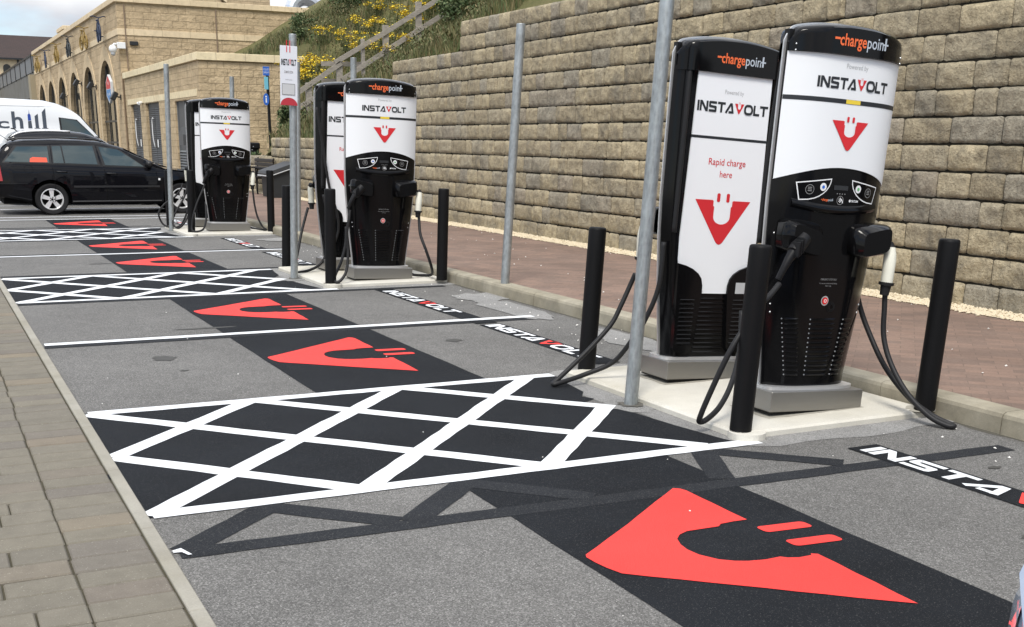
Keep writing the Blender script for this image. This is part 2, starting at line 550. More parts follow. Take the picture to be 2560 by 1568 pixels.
def glyphs():
    """wide techno capitals, each: (advance, [quads or polys], red?)"""
    G = []
    t = 0.235
    G.append((0.24, [[(0, 0), (0.24, 0), (0.24, 1), (0, 1)]], 0))
    G.append((1.02, stroke([(0.11, 0), (0.11, 0.9), (0.2, 0.9), (0.78, 0.1), (0.87, 0.1), (0.87, 1.0)], t), 0))
    G.append((0.98, stroke([(0.93, 0.9), (0.12, 0.9), (0.1, 0.88), (0.1, 0.55), (0.12, 0.53), (0.80, 0.47), (0.82, 0.45), (0.82, 0.12), (0.80, 0.1), (0, 0.1)], t), 0))
    G.append((0.95, stroke([(0, 0.9), (0.95, 0.9)], t) + stroke([(0.47, 0), (0.47, 0.80)], 0.25), 0))
    G.append((1.02, stroke([(0.02, 0.0), (0.56, 0.88), (0.68, 0.88), (0.90, 0.0)], t) + stroke([(0.36, 0.11), (0.86, 0.11)], 0.22), 0))
    V = [[(-0.02 + (a + 0.5) * 1.16, 1.0 + b) for a, b in EMB][::-1]]
    for sgn in (-1, 1):
        V.append([(0.56 + sgn * 0.07 + a - 0.02, 0.92 + b) for a, b in ((0, 0), (0.04, 0), (0.04, 0.24), (0, 0.24))])
    G.append((1.10, V, 1))
    G.append((1.12, stroke([(a + 0.1, b + 0.1) for a, b in rrect(0.88, 0.8, 0.30)], t, True), 0))
    G.append((0.78, stroke([(0.1, 1.0), (0.1, 0.1), (0.76, 0.1)], t), 0))
    G.append((0.95, stroke([(-0.08, 0.9), (0.95, 0.9)], t) + stroke([(0.43, 0), (0.43, 0.80)], 0.25), 0))
    x = 0
    out_ = []
    for adv, ps, red in G:
        out_.append((x, ps, red))
        x += adv + 0.075
    return out_, x - 0.075
GLY, GLYW = glyphs()
def wordmark(mbs, x0, x1, z0, h, fn, lift=(0, -1, 0)):
    """the charging company's word in two meshes: mbs[0] letters, mbs[1] the red emblem letter"""
    k = (x1 - x0) / GLYW
    for i, (gx, ps, red) in enumerate(GLY):
        for j, pl in enumerate(ps):      # strokes of one letter cross: each lies a hair above the last
            o_ = Vector(lift) * (0.00016 * j)
            mbs[red if red else (0 if i < 5 else 2)].poly([tuple(Vector(fn(x0 + (gx + p[0]) * k, z0 + p[1] * h)) + o_) for p in pl])
def chargeword(mbs, x0, x1, z0, h, fn, lift=(0, -1, 0)):
    """'-charge' in orange (mbs[0]) and 'poin+' in silver (mbs[1])"""
    w_ = x1 - x0
    mbs[0].poly([fn(x0, z0 + h * 0.42), fn(x0 + 0.09 * w_, z0 + h * 0.42), fn(x0 + 0.09 * w_, z0 + h * 0.60), fn(x0, z0 + h * 0.60)])
    text_fit(mbs[0], 'charge', x0 + 0.09 * w_, x0 + 0.57 * w_, z0, h, fn, bold=0.016)
    text_fit(mbs[1], 'poin', x0 + 0.585 * w_, x0 + 0.90 * w_, z0, h, fn, bold=0.008)
    a = x0 + 0.94 * w_
    mbs[1].poly([fn(a - 0.06 * w_, z0 + h * 0.40), fn(a + 0.06 * w_, z0 + h * 0.40), fn(a + 0.06 * w_, z0 + h * 0.54), fn(a - 0.06 * w_, z0 + h * 0.54)])
    o_ = Vector(lift) * 0.0005
    mbs[1].poly([tuple(Vector(p) + o_) for p in (fn(a - 0.017 * w_, z0), fn(a + 0.017 * w_, z0), fn(a + 0.017 * w_, z0 + h), fn(a - 0.017 * w_, z0 + h))])
# ------------------------------------------------------------------ ground
GROUND = MB().poly([(-400, -300, 0), (400, -300, 0), (400, 500, 0), (-400, 500, 0)]).build('asphalt_ground', M_ASPH)
tag(GROUND, kind='structure')
Z1, Z2, Z3 = 0.0022, 0.0046, 0.0070
def wob(pts, z, step=0.12, amp=0.004):
    """polygon with its edges subdivided and slightly uneven, as brushed or sprayed paint is"""
    o = []
    n = len(pts)
    for i in range(n):
        a, b = Vector(pts[i]), Vector(pts[(i + 1) % n])
        k = max(1, int((b - a).length / step))
        nn = Vector((-(b - a).y, (b - a).x)).normalized()
        for j in range(k):
            d = random.uniform(-amp, amp) if j else 0
            p = a + (b - a) * (j / k) + nn * d
            o.append((p.x, p.y, z))
    return o
_ZS = [0]
def strip(mb, a, b, wd, z, amp=0.004, ext=0.0):
    _ZS[0] = (_ZS[0] + 1) % 14
    z = z + 0.00013 * _ZS[0]
    a, b = Vector(a), Vector(b)
    t = (b - a).normalized()
    n = Vector((-t.y, t.x)) * wd / 2
    a, b = a - t * ext, b + t * ext
    mb.poly(wob([tuple(a + n)[:2], tuple(a - n)[:2], tuple(b - n)[:2], tuple(b + n)[:2]][::1], z, amp=amp))
XL0, XPL, XPR = 0.69, 2.05, 3.20
SK = -0.019 / 2
def yl(y, x):      # bay lines are not quite square to the kerb
    return y + SK * 2 * (x - 2.0) * 0.5
HN = [4.664, 11.598, 18.743]
HF = [6.659, 13.675, 20.787]
LN = [9.124, 16.218]
# black band running through the bays, one panel per bay group
pan = MB()
for a, b in ((-2.5, 4.62), (6.70, 11.55), (13.72, 18.70), (20.83, 23.42)):
    pan.poly(wob([(XPL, a), (XPR, a), (XPR, b), (XPL, b)], Z1, 0.3, 0.004))
pan.build('painted_panel', M_BLACKP, GROUND)
# old markings painted over in black
old = MB()
def lattice(mb, y0, y1, z, wd, x0=XL0, x1=3.78, dx=0.93, only=None):
    """criss-cross lines of a hatched strip"""
    h = y1 - y0
    m = h / 1.92
    for k in range(-2, 4):
        xa = x0 + k * dx
        for sg in (1, -1):
            # line from (xa, y0 or y1) across
            t0, t1 = 0.0, 1.0
            xs, xe = xa, xa + 1.86
            if xe <= x0 + 0.05 or xs >= x1: continue
            t0 = max(0.0, (x0 - xs) / 1.86)
            t1 = min(1.0, (x1 - xs) / 1.86)
            if t1 - t0 < 0.08: continue
            ya, yb = (y0, y1) if sg == 1 else (y1, y0)
            strip(mb, (xs + 1.86 * t0, ya + (yb - ya) * t0), (xs + 1.86 * t1, ya + (yb - ya) * t1), wd, z)
for i, s in enumerate((0.0, 0.0, 0.0)):
    pass
o1 = old
strip(o1, (0.72, 4.165), (4.92, 4.0), 0.115, Z1 + 0.0004)
for a, b in (((0.74, 4.19), (1.2, 4.62)), ((1.14, 4.62), (1.60, 4.18)), ((1.66, 4.16), (2.12, 4.62)), ((3.46, 4.57), (3.92, 4.12)), ((3.20, 4.14), (3.42, 4.60)), ((2.50, 4.14), (2.06, 4.60))):
    strip(o1, a, b, 0.13, Z1 + 0.0004)
for y, x0, x1 in ((9.005, 0.70, 4.92), (11.47, 0.70, 4.95), (13.86, 0.70, 3.8), (16.36, 0.2, 4.8), (18.63, 0.7, 3.5), (21.0, 0.7, 4.5), (21.35, 0.7, 3.6)):
    strip(o1, (x0, y + 0.02), (x1, y - 0.03), 0.11, Z1 + 0.0004)
old.build('painted_over_marking', M_OLDBLACK, GROUND)
# hatched strips: black ground coat, white lines
for i in range(3):
    y0, y1 = HN[i], HF[i]
    hb = MB()
    e = [(XL0, y0 - 0.02), (3.70, y0 - 0.04), (3.66, y0 + 0.10), (3.60, y0 + 0.45), (3.56, y0 + 0.78), (3.52, y0 + 0.92), (3.45, y0 + 0.98), (3.44, y0 + 1.16), (3.54, y0 + 1.22), (3.50, y0 + 1.30), (3.58, y0 + 1.42), (3.62, y0 + 1.75), (3.66, y1 - 0.1), (3.66, y1), (XL0, y1 + 0.02)]
    if i == 0:
        e += [(0.70, 6.60), (0.60, 6.52), (0.69, 6.47), (0.69, 5.45), (0.585, 5.30), (0.69, 5.27)]
    hb.poly(wob(e, Z1 + 0.0022, 0.2, 0.006))
    hb.build('hatching_ground_coat', M_BLACKP, GROUND)
    hl = MB()
    strip(hl, (XL0 + 0.02, y0 + 0.012), (3.80, y0 - 0.025), 0.10, Z2)
    strip(hl, (XL0 + 0.02, y1 + 0.008), (3.66, y1 - 0.02), 0.10, Z2)
    lattice(hl, y0, y1, Z2 + 0.0002, 0.105, XL0 + 0.01, 3.52)
    hl.build('hatched_marking', M_WHITEP, GROUND)
far = MB()
strip(far, (-6, 23.50), (5.0, 23.42), 0.10, Z2)
strip(far, (-6, 24.22), (5.0, 24.16), 0.10, Z2)
lattice(far, 23.45, 24.2, Z2 + 0.0002, 0.09, -6, 4.9, 1.6)
for y in (26.9, 28.3, 30.1, 32.7):
    strip(far, (-6, y), (4.9, y), 0.10, Z2)
far.build('hatched_marking', M_WHITEP, GROUND)
for i, y in enumerate(LN):
    m_ = MB()
    strip(m_, (XL0 + 0.02, y + 0.012), (4.80 if i == 0 else 4.75, y - 0.03), 0.10, Z2)
    m_.build('bay_line', M_WHITEP, GROUND)
# red plug emblems
EMG = []
def ground_emblem(yc, k=1.0):
    mb = MB()
    H_, W_ = 0.83, 1.46
    pts = [(2.90, 4.105), (2.925, 4.085), (2.935, 4.05), (2.925, 3.60), (2.86, 3.605), (2.79, 3.60), (2.765, 3.578), (2.61, 3.582), (2.56, 3.56), (2.52, 3.52), (2.495, 3.46), (2.485, 3.40), (2.492, 3.335), (2.53, 3.26), (2.575, 3.222), (2.62, 3.20), (2.69, 3.185), (2.76, 3.187), (2.78, 3.167), (2.82, 3.15), (2.88, 3.15), (2.89, 3.165), (2.912, 3.15), (2.89, 2.62), (2.58, 2.885), (2.28, 3.15), (2.19, 3.225), (2.12, 3.29), (2.10, 3.36), (2.09, 3.43), (2.088, 3.49), (2.10, 3.515), (2.36, 3.70), (2.62, 3.895)]
    mb.poly(wob([(x, y + yc - 3.36) for x, y in pts], Z2, 0.10, 0.003))
    for s in (-1, 1):
        yy = yc - s * 0.090
        rr = rrect(0.225, 0.075, 0.022)
        mb.poly([(2.895 + a, yy + .012 - 0.0375 + b - .10 * (a - .1), Z2) for a, b in rr])
    mb.build('painted_emblem', M_REDP, GROUND)
for yc in (3.36, 7.86, 10.36, 14.93, 17.45, 22.2):
    ground_emblem(yc)
# lettering band along the charger side of the bays
for y1, y0, ta, tb in ((4.33, 1.85, 4.27, 2.575), (11.37, 8.86, 11.23, 9.53), (8.80, 6.86, 8.76, 7.06), (18.35, 16.1, 18.2, 16.6), (15.9, 13.75, 15.75, 14.1), (22.9, 21.0, 22.8, 21.3)):
    MB().poly(wob([(4.135, y0), (4.335, y0), (4.335, y1), (4.135, y1)], Z1 + 0.0022, 0.3, 0.004)).build('lettering_ground_coat', M_BLACKP, GROUND)
    lt, rd, l2 = MB(), MB(), MB()
    wordmark((lt, rd, l2), 0.0, ta - tb, 0.0, 0.145, lambda a, b: (4.162 + b, ta - a, Z3), (0, 0, 1))
    lt.build('painted_lettering', M_WHITEP, GROUND); l2.build('painted_lettering', M_WHITEP, GROUND)
    rd.build('painted_lettering_emblem', M_REDP, GROUND)
# small chips of stray white paint at the end of the old line
MB().poly([(0.70, 4.20, Z3), (0.735, 4.215, Z3), (0.76, 4.13, Z3), (0.745, 4.13, Z3), (0.73, 4.17, Z3), (0.70, 4.175, Z3)]).build('paint_remnant', M_WHITEP, GROUND)
# oily stains and lighter repair patches
M_STAIN = mat('oil_stain', (0.055, 0.053, 0.048), 0.7)
st = MB()
def blob(mb, x, y, rx, ry, z, n=18):
    mb.poly([(x + rx * (1 + random.uniform(-.25, .25)) * math.cos(2 * PI * k / n), y + ry * (1 + random.uniform(-.25, .25)) * math.sin(2 * PI * k / n), z) for k in range(n)])
blob(st, 1.42, 8.25, 0.075, 0.10, 0.003)
blob(st, 3.62, 8.18, 0.06, 0.07, 0.003)
blob(st, 3.95, 2.95, 0.16, 0.035, 0.003)
blob(st, 4.55, 3.75, 0.04, 0.02, 0.003)
blob(st, 1.46, 7.75, 0.03, 0.02, 0.003)
blob(st, 2.0, 9.5, 0.25, 0.03, 0.003)
blob(st, 1.9, 15.0, 0.12, 0.05, 0.003)
st.build('oil_stain', M_STAIN, GROUND)
for y0, y1 in ((4.58, 6.72), (11.55, 13.75), (18.7, 20.9)):
    pts = []
    for k in range(44):
        g = 2 * PI * k / 44
        ex, ey = 0.86, (y1 - y0) / 2 + 0.07
        cc, ss = math.cos(g), math.sin(g)
        q_ = 1 / max(abs(cc), abs(ss))
        q_ = q_ * 0.6 + 0.4 * min(q_, 1.2)
        pts.append((4.42 + ex * cc * q_ * random.uniform(.96, 1.05), (y0 + y1) / 2 + ey * ss * q_ * random.uniform(.97, 1.03), 0.002))
    MB().poly(pts).build('tarmac_patch', M_PATCH, GROUND)
for x, y, rx, ry in ((5.0, 10.45, .32, .30), (4.95, 17.8, .35, .3), (4.85, 9.6, .22, .8), (4.9, 7.6, .2, .6), (3.62, 5.60, .17, .17), (3.60, 12.62, .2, .2), (3.66, 20.0, .2, .25)):
    b_ = MB(); blob(b_, x, y, rx, ry, 0.0030 + .0002 * int(y), 26); b_.build('tarmac_patch', M_PATCH, GROUND)
# contact shade painted round the feet of the bollards, poles and plinths
M_FOOTSHADE = mat('foot_shade', (.10, .095, .082), .9)
M_PADSHADE = mat('pad_shade', (.34, .32, .27), .9)
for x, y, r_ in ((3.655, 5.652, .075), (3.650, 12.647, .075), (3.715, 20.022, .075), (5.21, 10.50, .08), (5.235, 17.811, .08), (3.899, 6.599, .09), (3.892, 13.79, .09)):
    b_ = MB(); blob(b_, x, y, r_, r_ * 1.1, 0.0085, 22); b_.build('contact_shade', M_FOOTSHADE, GROUND)
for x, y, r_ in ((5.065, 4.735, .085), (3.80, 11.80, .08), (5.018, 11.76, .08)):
    b_ = MB(); blob(b_, x, y, r_, r_, 0.0412, 22); b_.build('contact_shade', M_PADSHADE, GROUND)
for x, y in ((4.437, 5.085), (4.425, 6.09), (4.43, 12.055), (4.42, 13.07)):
    MB().poly(wob([(x - .355, y - .185), (x + .35, y - .18), (x + .355, y + .185), (x - .35, y + .18)], .0413, .06, .010)).build('contact_shade', M_PADSHADE, GROUND)
# concrete pads
for i, y in enumerate((4.70, 11.71, 18.84)):
    mb = MB()
    mb.bbox(3.73, 5.115, y, y + 1.88, -0.02, 0.04, 0.012)
    # the pad swells out round the bollard foot at its near left corner
    mb.cyl((3.80, y + 0.03, -0.02), (3.80, y + 0.03, 0.037), 0.10, 20)
    tag(mb.build('concrete_pad', M_SLAB), kind='structure')
# left side: edging and stone pavers laid in courses across
ed = MB()
y = -1.0
while y < 60:
    ln = 0.915
    ed.bbox(0.635, 0.690, y, y + ln - 0.004, -0.05, 0.014, 0.004)
    y += ln
tag(ed.build('edging_kerb', M_EDGING), kind='structure')
tag(MB().poly([(-60, -1, 0.001), (0.635, -1, 0.001), (0.635, 60, 0.001), (-60, 60, 0.001)]).build('joint_sand', M_SOIL), kind='structure')
pv = MB()
y = 1.0
row = 0
while y < 26:
    hgt = random.choice((0.155, 0.165, 0.175, 0.16))
    # soldier course beside the edging, then random lengths
    segs = []
    x = 0.63
    ln = 0.285 + random.uniform(-0.006, 0.006)
    while x > -3.4:
        segs.append((x - ln, x))
        x -= ln
        ln = random.choice((0.16, 0.20, 0.24, 0.28, 0.33))
    for a, b in segs:
        g = random.uniform(0.002, 0.0045)
        dz = random.uniform(-0.002, 0.002)
        ang = random.uniform(-0.008, 0.008)
        q0 = MB().bbox(a + g, b - g, y + g, y + hgt - g, -0.04, 0.012 + dz, 0.006)
        cx_, cy_ = (a + b) / 2, y + hgt / 2
        pv.add([(cx_ + (p[0] - cx_) - ang * (p[1] - cy_), cy_ + (p[1] - cy_) + ang * (p[0] - cx_), p[2] + (p[0] - cx_) * ang * 0.3) for p in q0.v], q0.f)
    y += hgt
pv.build('paving_stones', M_PAVER)
tag(bpy.data.objects['paving_stones'], kind='structure')
# right side: kerb stones, red block paving, gravel margin
KX0, KX1, KZ = 5.13, 5.285, 0.122
kb = MB()
y = -4.0
while y < 34:
    ln = 0.914
    dx = random.uniform(-0.004, 0.004)
    prof = [(KX0 + dx, -0.06), (KX0 + dx + 0.004, KZ - 0.03), (KX0 + dx + 0.012, KZ - 0.010), (KX0 + dx + 0.032, KZ), (KX1, KZ + 0.002), (KX1, -0.06)]
    kb.prism([(a, b) for a, b in prof][::-1], lambda a, b, d: (a, d, b), y + 0.003, y + ln - 0.003)
    y += ln
tag(kb.build('kerb', M_KERB), kind='structure')
dl = MB()
pts_a, pts_b = [], []
for k_ in range(240):
    yy_ = 1 + .13 * k_
    pts_a.append((KX0 + .004, yy_, .0012)); pts_b.append((KX0 - .02 - random.random() ** 2 * .05, yy_, .0012))
dl.grid([pts_b, pts_a])
dl.build('gutter_dirt', mat('gutter_dirt', (.085, .08, .065), .9), GROUND)
tag(MB().poly([(KX1, -4, KZ - 0.002), (8.6, -4, KZ - 0.002), (8.6, 46, KZ - 0.002), (KX1, 46, KZ - 0.002)]).build('footway', M_REDPAVE), kind='structure')
gv = MB()
random.seed(11)
OCT = [(1, 0, 0), (-1, 0, 0), (0, 1, 0), (0, -1, 0), (0, 0, 1), (0, 0, -1)]
OCF = [(0, 2, 4), (2, 1, 4), (1, 3, 4), (3, 0, 4), (2, 0, 5), (1, 2, 5), (3, 1, 5), (0, 3, 5)]
def pebble(mb, x, y, z, r):
    s = [r * random.uniform(.7, 1.3) for _ in range(3)]
    a = random.uniform(0, 2 * PI)
    ca, sa = math.cos(a), math.sin(a)
    mb.add([(x + (p[0] * ca - p[1] * sa) * s[0], y + (p[0] * sa + p[1] * ca) * s[1], z + p[2] * s[2] * .7 + p[0] * .2 * r) for p in OCT], OCF)
for _ in range(11000):
    yy = 4.5 + (random.random() ** 1.7) * 30
    xx = random.uniform(8.03, 8.36)
    if random.random() < .08: xx -= random.uniform(0, 0.10)
    pebble(gv, xx, yy, KZ + 0.006 + max(0, (xx - 8.05)) * 0.03, random.uniform(.008, .018) * (1 + yy * .012))
gv.poly([(8.05, 4, KZ + .003), (8.4, 4, KZ + .010), (8.4, 35, KZ + .010), (8.05, 35, KZ + .003)])
tag(gv.build('gravel', M_GRAVEL), kind='stuff', label='cream gravel margin along the foot of the stone retaining wall', cat='gravel')
ch = MB()
M_CHIP = mat('stone_chip', (0.72, 0.70, 0.66), 0.8)
for _ in range(210):
    t = random.random()
    if t < .6: pebble(ch, random.gauss(4.8, .22), random.uniform(2.2, 17), .006, random.uniform(.004, .011))
    elif t < .72: pebble(ch, random.uniform(.8, 4.6), random.uniform(1.5, 12), .010, random.uniform(.003, .006))
    else: pebble(ch, random.uniform(5.4, 8.0), random.uniform(4, 18), KZ + .003, random.uniform(.005, .011))
tag(ch.build('stone_chips', M_CHIP), kind='stuff', label='scattered white stone chips lying on the tarmac and the red paving', cat='gravel')

# ------------------------------------------------------------------ retaining wall
WX, WB = 8.35, 0.05
rw = empty('retaining_wall', (WX, 12, KZ), label='long stepped retaining wall of rough tan concrete blocks behind the chargers', cat='wall')
courses = [KZ - 0.05, 0.335] + [0.335 + 0.24 * k for k in range(1, 14)]
def wall_end(zt):
    """Y at which a course with this top stops (the wall steps down away from the camera)"""
    if zt > 3.0: return 18.95
    if zt > 2.6: return 22.1
    if zt > 2.1: return 24.6
    if zt > 1.6: return 26.9
    if zt > 1.1: return 30.84
    return 33.2
random.seed(21)
bl = MB()
core = MB()
for ci in range(len(courses) - 1):
    z0, z1 = courses[ci], courses[ci + 1]
    x0 = WX + WB * (z0 - KZ) + 0.012 * random.uniform(-.4, .4)
    ye = wall_end(z1 - 0.01)
    core.box(x0 + 0.03, x0 + 0.5, 2.0, ye - 0.02, z0, z1 - 0.03 if ci == len(courses) - 2 else z1)
    y = 3.0 - random.uniform(0, .4)
    lens = (0.26, 0.32, 0.38, 0.44, 0.50, 0.58)
    while y < ye - 0.06:
        ln = random.choice(lens)
        if y + ln > ye - 0.12: ln = ye - y
        near = y < 15
        nu, nv = (14, 9) if near else (8, 6)
        dep = random.uniform(0.016, 0.030)
        g = 0.0022
        h = z1 - z0
        sl = random.uniform(-0.02, 0.02)
        tdrop = random.uniform(0.0, 0.012)
        seed = Vector((random.uniform(0, 99), random.uniform(0, 99), random.uniform(0, 99)))
        top_is_free = (wall_end(z1 + 0.2) < y + ln or ci == len(courses) - 2)
        rows = []
        for j in range(nv + 1):
            v = j / nv
            v = .5 + .5 * math.copysign(abs(2 * v - 1) ** .72, 2 * v - 1)
            r_ = []
            for i in range(nu + 1):
                u = i / nu
                u = .5 + .5 * math.copysign(abs(2 * u - 1) ** .72, 2 * u - 1)
                eu = min(u, 1 - u) * ln
                ev = min(v, 1 - v) * h
                kk = 1 - math.exp(-min(eu * 1.3, ev) / 0.013)
                n_ = mnoise.fractal(seed + Vector((u * ln * 7, v * h * 7, 0)), 1.0, 2.0, 3)
                px_ = x0 + 0.03 - kk * (dep + 0.020 * n_) - 0.003 * math.sin(v * PI)
                nz = mnoise.noise(seed + Vector((u * ln * 16, 5 + v * 3, 3))) * 0.007
                lo_ = z0 + .005 + (nz if j == 0 else 0)
                zz = lo_ + (h - .008 - (tdrop if not top_is_free else 0)) * v + (nz * .6 if j == nv else 0)
                yy = y + g + (ln - 2 * g) * u + sl * (v - .5) * h
                # round the corners of the block
                cu = max(0, 1 - eu / 0.025) * max(0, 1 - ev / 0.03)
                zz += (-1 if v > .5 else 1) * cu * 0.010
                r_.append((px_, yy, zz))
            rows.append(r_)
        if top_is_free:
            last = rows[-1]
            rows.append([(p[0] + 0.04, p[1], p[2] + 0.006) for p in last])
            rows.append([(p[0] + 0.40, p[1], p[2] + 0.004) for p in last])
        if y + ln >= ye - 1e-4:          # return face at the end of the course
            for r_ in rows:
                p = r_[-1]
                r_.append((p[0] + 0.05, p[1] + 0.015, p[2]))
                r_.append((p[0] + 0.42, p[1] + 0.012, p[2]))
        bl.grid([r_[::-1] for r_ in rows])
        y += ln
bl.build('block_courses', M_BLOCK, rw, smooth=True)
core.build('wall_core', M_WALLCORE, rw)
for ch_ in rw.children:
    ch_.matrix_parent_inverse = Matrix.Translation(Vector(rw.location)).inverted()

# ------------------------------------------------------------------ grassy bank
def wall_top(y):
    for a, b, za, zb in ((-99, 18.6, 3.42, 3.42), (18.6, 19.4, 3.42, 2.95), (19.4, 21.9, 2.95, 2.9), (21.9, 22.6, 2.9, 2.45), (22.6, 24.6, 2.45, 2.4), (24.6, 27.2, 2.3, 1.5), (27.2, 30.6, 1.5, 1.45), (30.6, 33.4, 1.40, 0.95), (33.4, 36, .9, .35), (36, 99, .35, .35)):
        if a <= y <= b:
            return za + (zb - za) * (y - a) / (b - a)
    return .35
def bank_z(x, y):
    if 32.4 < y < 41.3:
        x0 = 8.75 + (y - 32) * .22
        d = x - x0
        z = (.3 + d * 1.1) if d < 1.6 else (2.06 + (d - 1.6) * .70)
        t = max(0, min(1, (y - 35.5) / 5.6)) * max(0, min(1, (x - 11.3) / 1.5))
        t = t * t * (3 - 2 * t)
        zb = .35 + (x - 8.75) * .6 + .75 + 1.1
        return max(-.3, z) * (1 - t) + zb * t + 0.07 * mnoise.noise(Vector((x * .9, y * .9, 0)))
    t = wall_top(y)
    k = 0.62 if y < 24 else 0.60
    z = t + (x - 8.75) * k + 0.10 * mnoise.noise(Vector((x * .7, y * .7, 0))) + 0.05 * mnoise.noise(Vector((x * 2.5, y * 2.5, 3)))
    if y > 33: z += min(1.1, (y - 33) * 0.14)
    if y < 23: z += 0.0
    if z > 9.5: z = 9.5 + (z - 9.5) * 0.3
    if y > 31: z += min(.5, (y - 31) * .25) + (.25 if y > 36 else .25 * max(0, (y - 33.4) / 2.6))
    if y > 41.3 and x < 13.0: return -1.0
    if x < 8.75: z = t - 0.02 - (8.75 - x) * 0.3
    return z
M_BANK = mat('bank_soil', (0.07, 0.07, 0.03), 0.95, spec=0.1)
q = NB(M_BANK)
c = q.coord()
a = q.math('ADD', q.math('MULTIPLY', q.noise(c, 1.5, 6, .7), .55), q.math('MULTIPLY', q.noise(c, 14, 5, .8), .45))
q.bump(a, 1.0, .12)
q.color(q.ramp(a, [(0.3, (0.09, 0.10, 0.04)), (0.5, (0.14, 0.135, 0.06)), (0.7, (0.18, 0.15, 0.08))]))
bk = MB()
ys = [0 + 0.5 * k for k in range(117)]
xs = [8.62, 8.75] + [9 + 0.4 * k for k in range(36)]
bk.grid([[(x, y, bank_z(x, y)) for x in xs] for y in ys])
tag(bk.build('grassy_bank', M_BANK, smooth=True), kind='structure')
# ------------------------------------------------------------------ chargers
M_LOUVGLINT = mat('louvre_end', (.20, .21, .22), .3)  # grey of the beads that paint a glint on each louvre slat
HWT = [(0.125, .297), (0.2, .302), (0.3, .314), (0.45, .334), (0.6, .352), (0.9, .380), (1.15, .391), (1.7, .395), (2.1, .395)]
BLT = [(0.125, .085), (0.5, .092), (0.9, .100), (1.25, .108), (2.1, .108)]
def hw(z): return interp(HWT, z)
def fy(x, z):
    u = min(1.0, abs(x) / hw(z))
    return -(0.018 + interp(BLT, z) * (1 - u ** 3.4))
def front(off):
    return lambda x, z: (x, fy(x, z) - off, z)
def arc(u): return 1.347 - 0.080 * u * u
def captop(u):
    u = abs(u)
    return 2.058 - 0.045 * u * u - (0.0 if u < .86 else 0.055 * ((u - .86) / .14) ** 2.2)
NU = 36
US = [-1 + 2 * k / NU for k in range(NU + 1)]
US = [math.copysign(1 - (1 - abs(u)) ** 1.25, u) for u in US]
def shell_rows(zlo, zhi, nz, off=0.0, sgn=1):
    rows = []
    for j in range(nz + 1):
        r_ = []
        for u in US:
            z = zlo(u) + (zhi(u) - zlo(u)) * j / nz
            x = u * hw(z)
            r_.append((x, sgn * (fy(x, z) - off), z))
        rows.append(r_)
    return rows
def back_y(u, z):
    u = abs(u)
    if u < .74: return .098
    t = min(1, (u - .74) / .26)
    return .018 + .080 * (1 - t ** 2.2)
def back_rows(zlo, zhi, nz, off=0.0):
    rows = []
    for j in range(nz + 1):
        r_ = []
        for u in US:
            z = zlo(u) + (zhi(u) - zlo(u)) * j / nz
            r_.append((u * hw(z), back_y(u, z) + off, z))
        rows.append(r_)
    return rows
def cap_mesh(rowsfn, sgn, lip):
    mb = MB()
    rows = rowsfn
    top = rows[-1]
    n_ = len(top)
    extra = []
    for t, dz in ((0.90, .010), (0.70, .020), (0.35, .026), (0.0, .028)):
        extra.append([(p[0] * (1 - .004 * (1 - t)), p[1] * t, p[2] + dz * (1 - .75 * abs(US[i]) ** 8)) for i, p in enumerate(top)])
    bot = rows[0]
    lower = [[(p[0], p[1] - sgn * lip, p[2]) for p in bot]]
    allr = lower + rows + extra
    mb.grid(allr if sgn < 0 else [r_[::-1] for r_ in allr])
    return mb
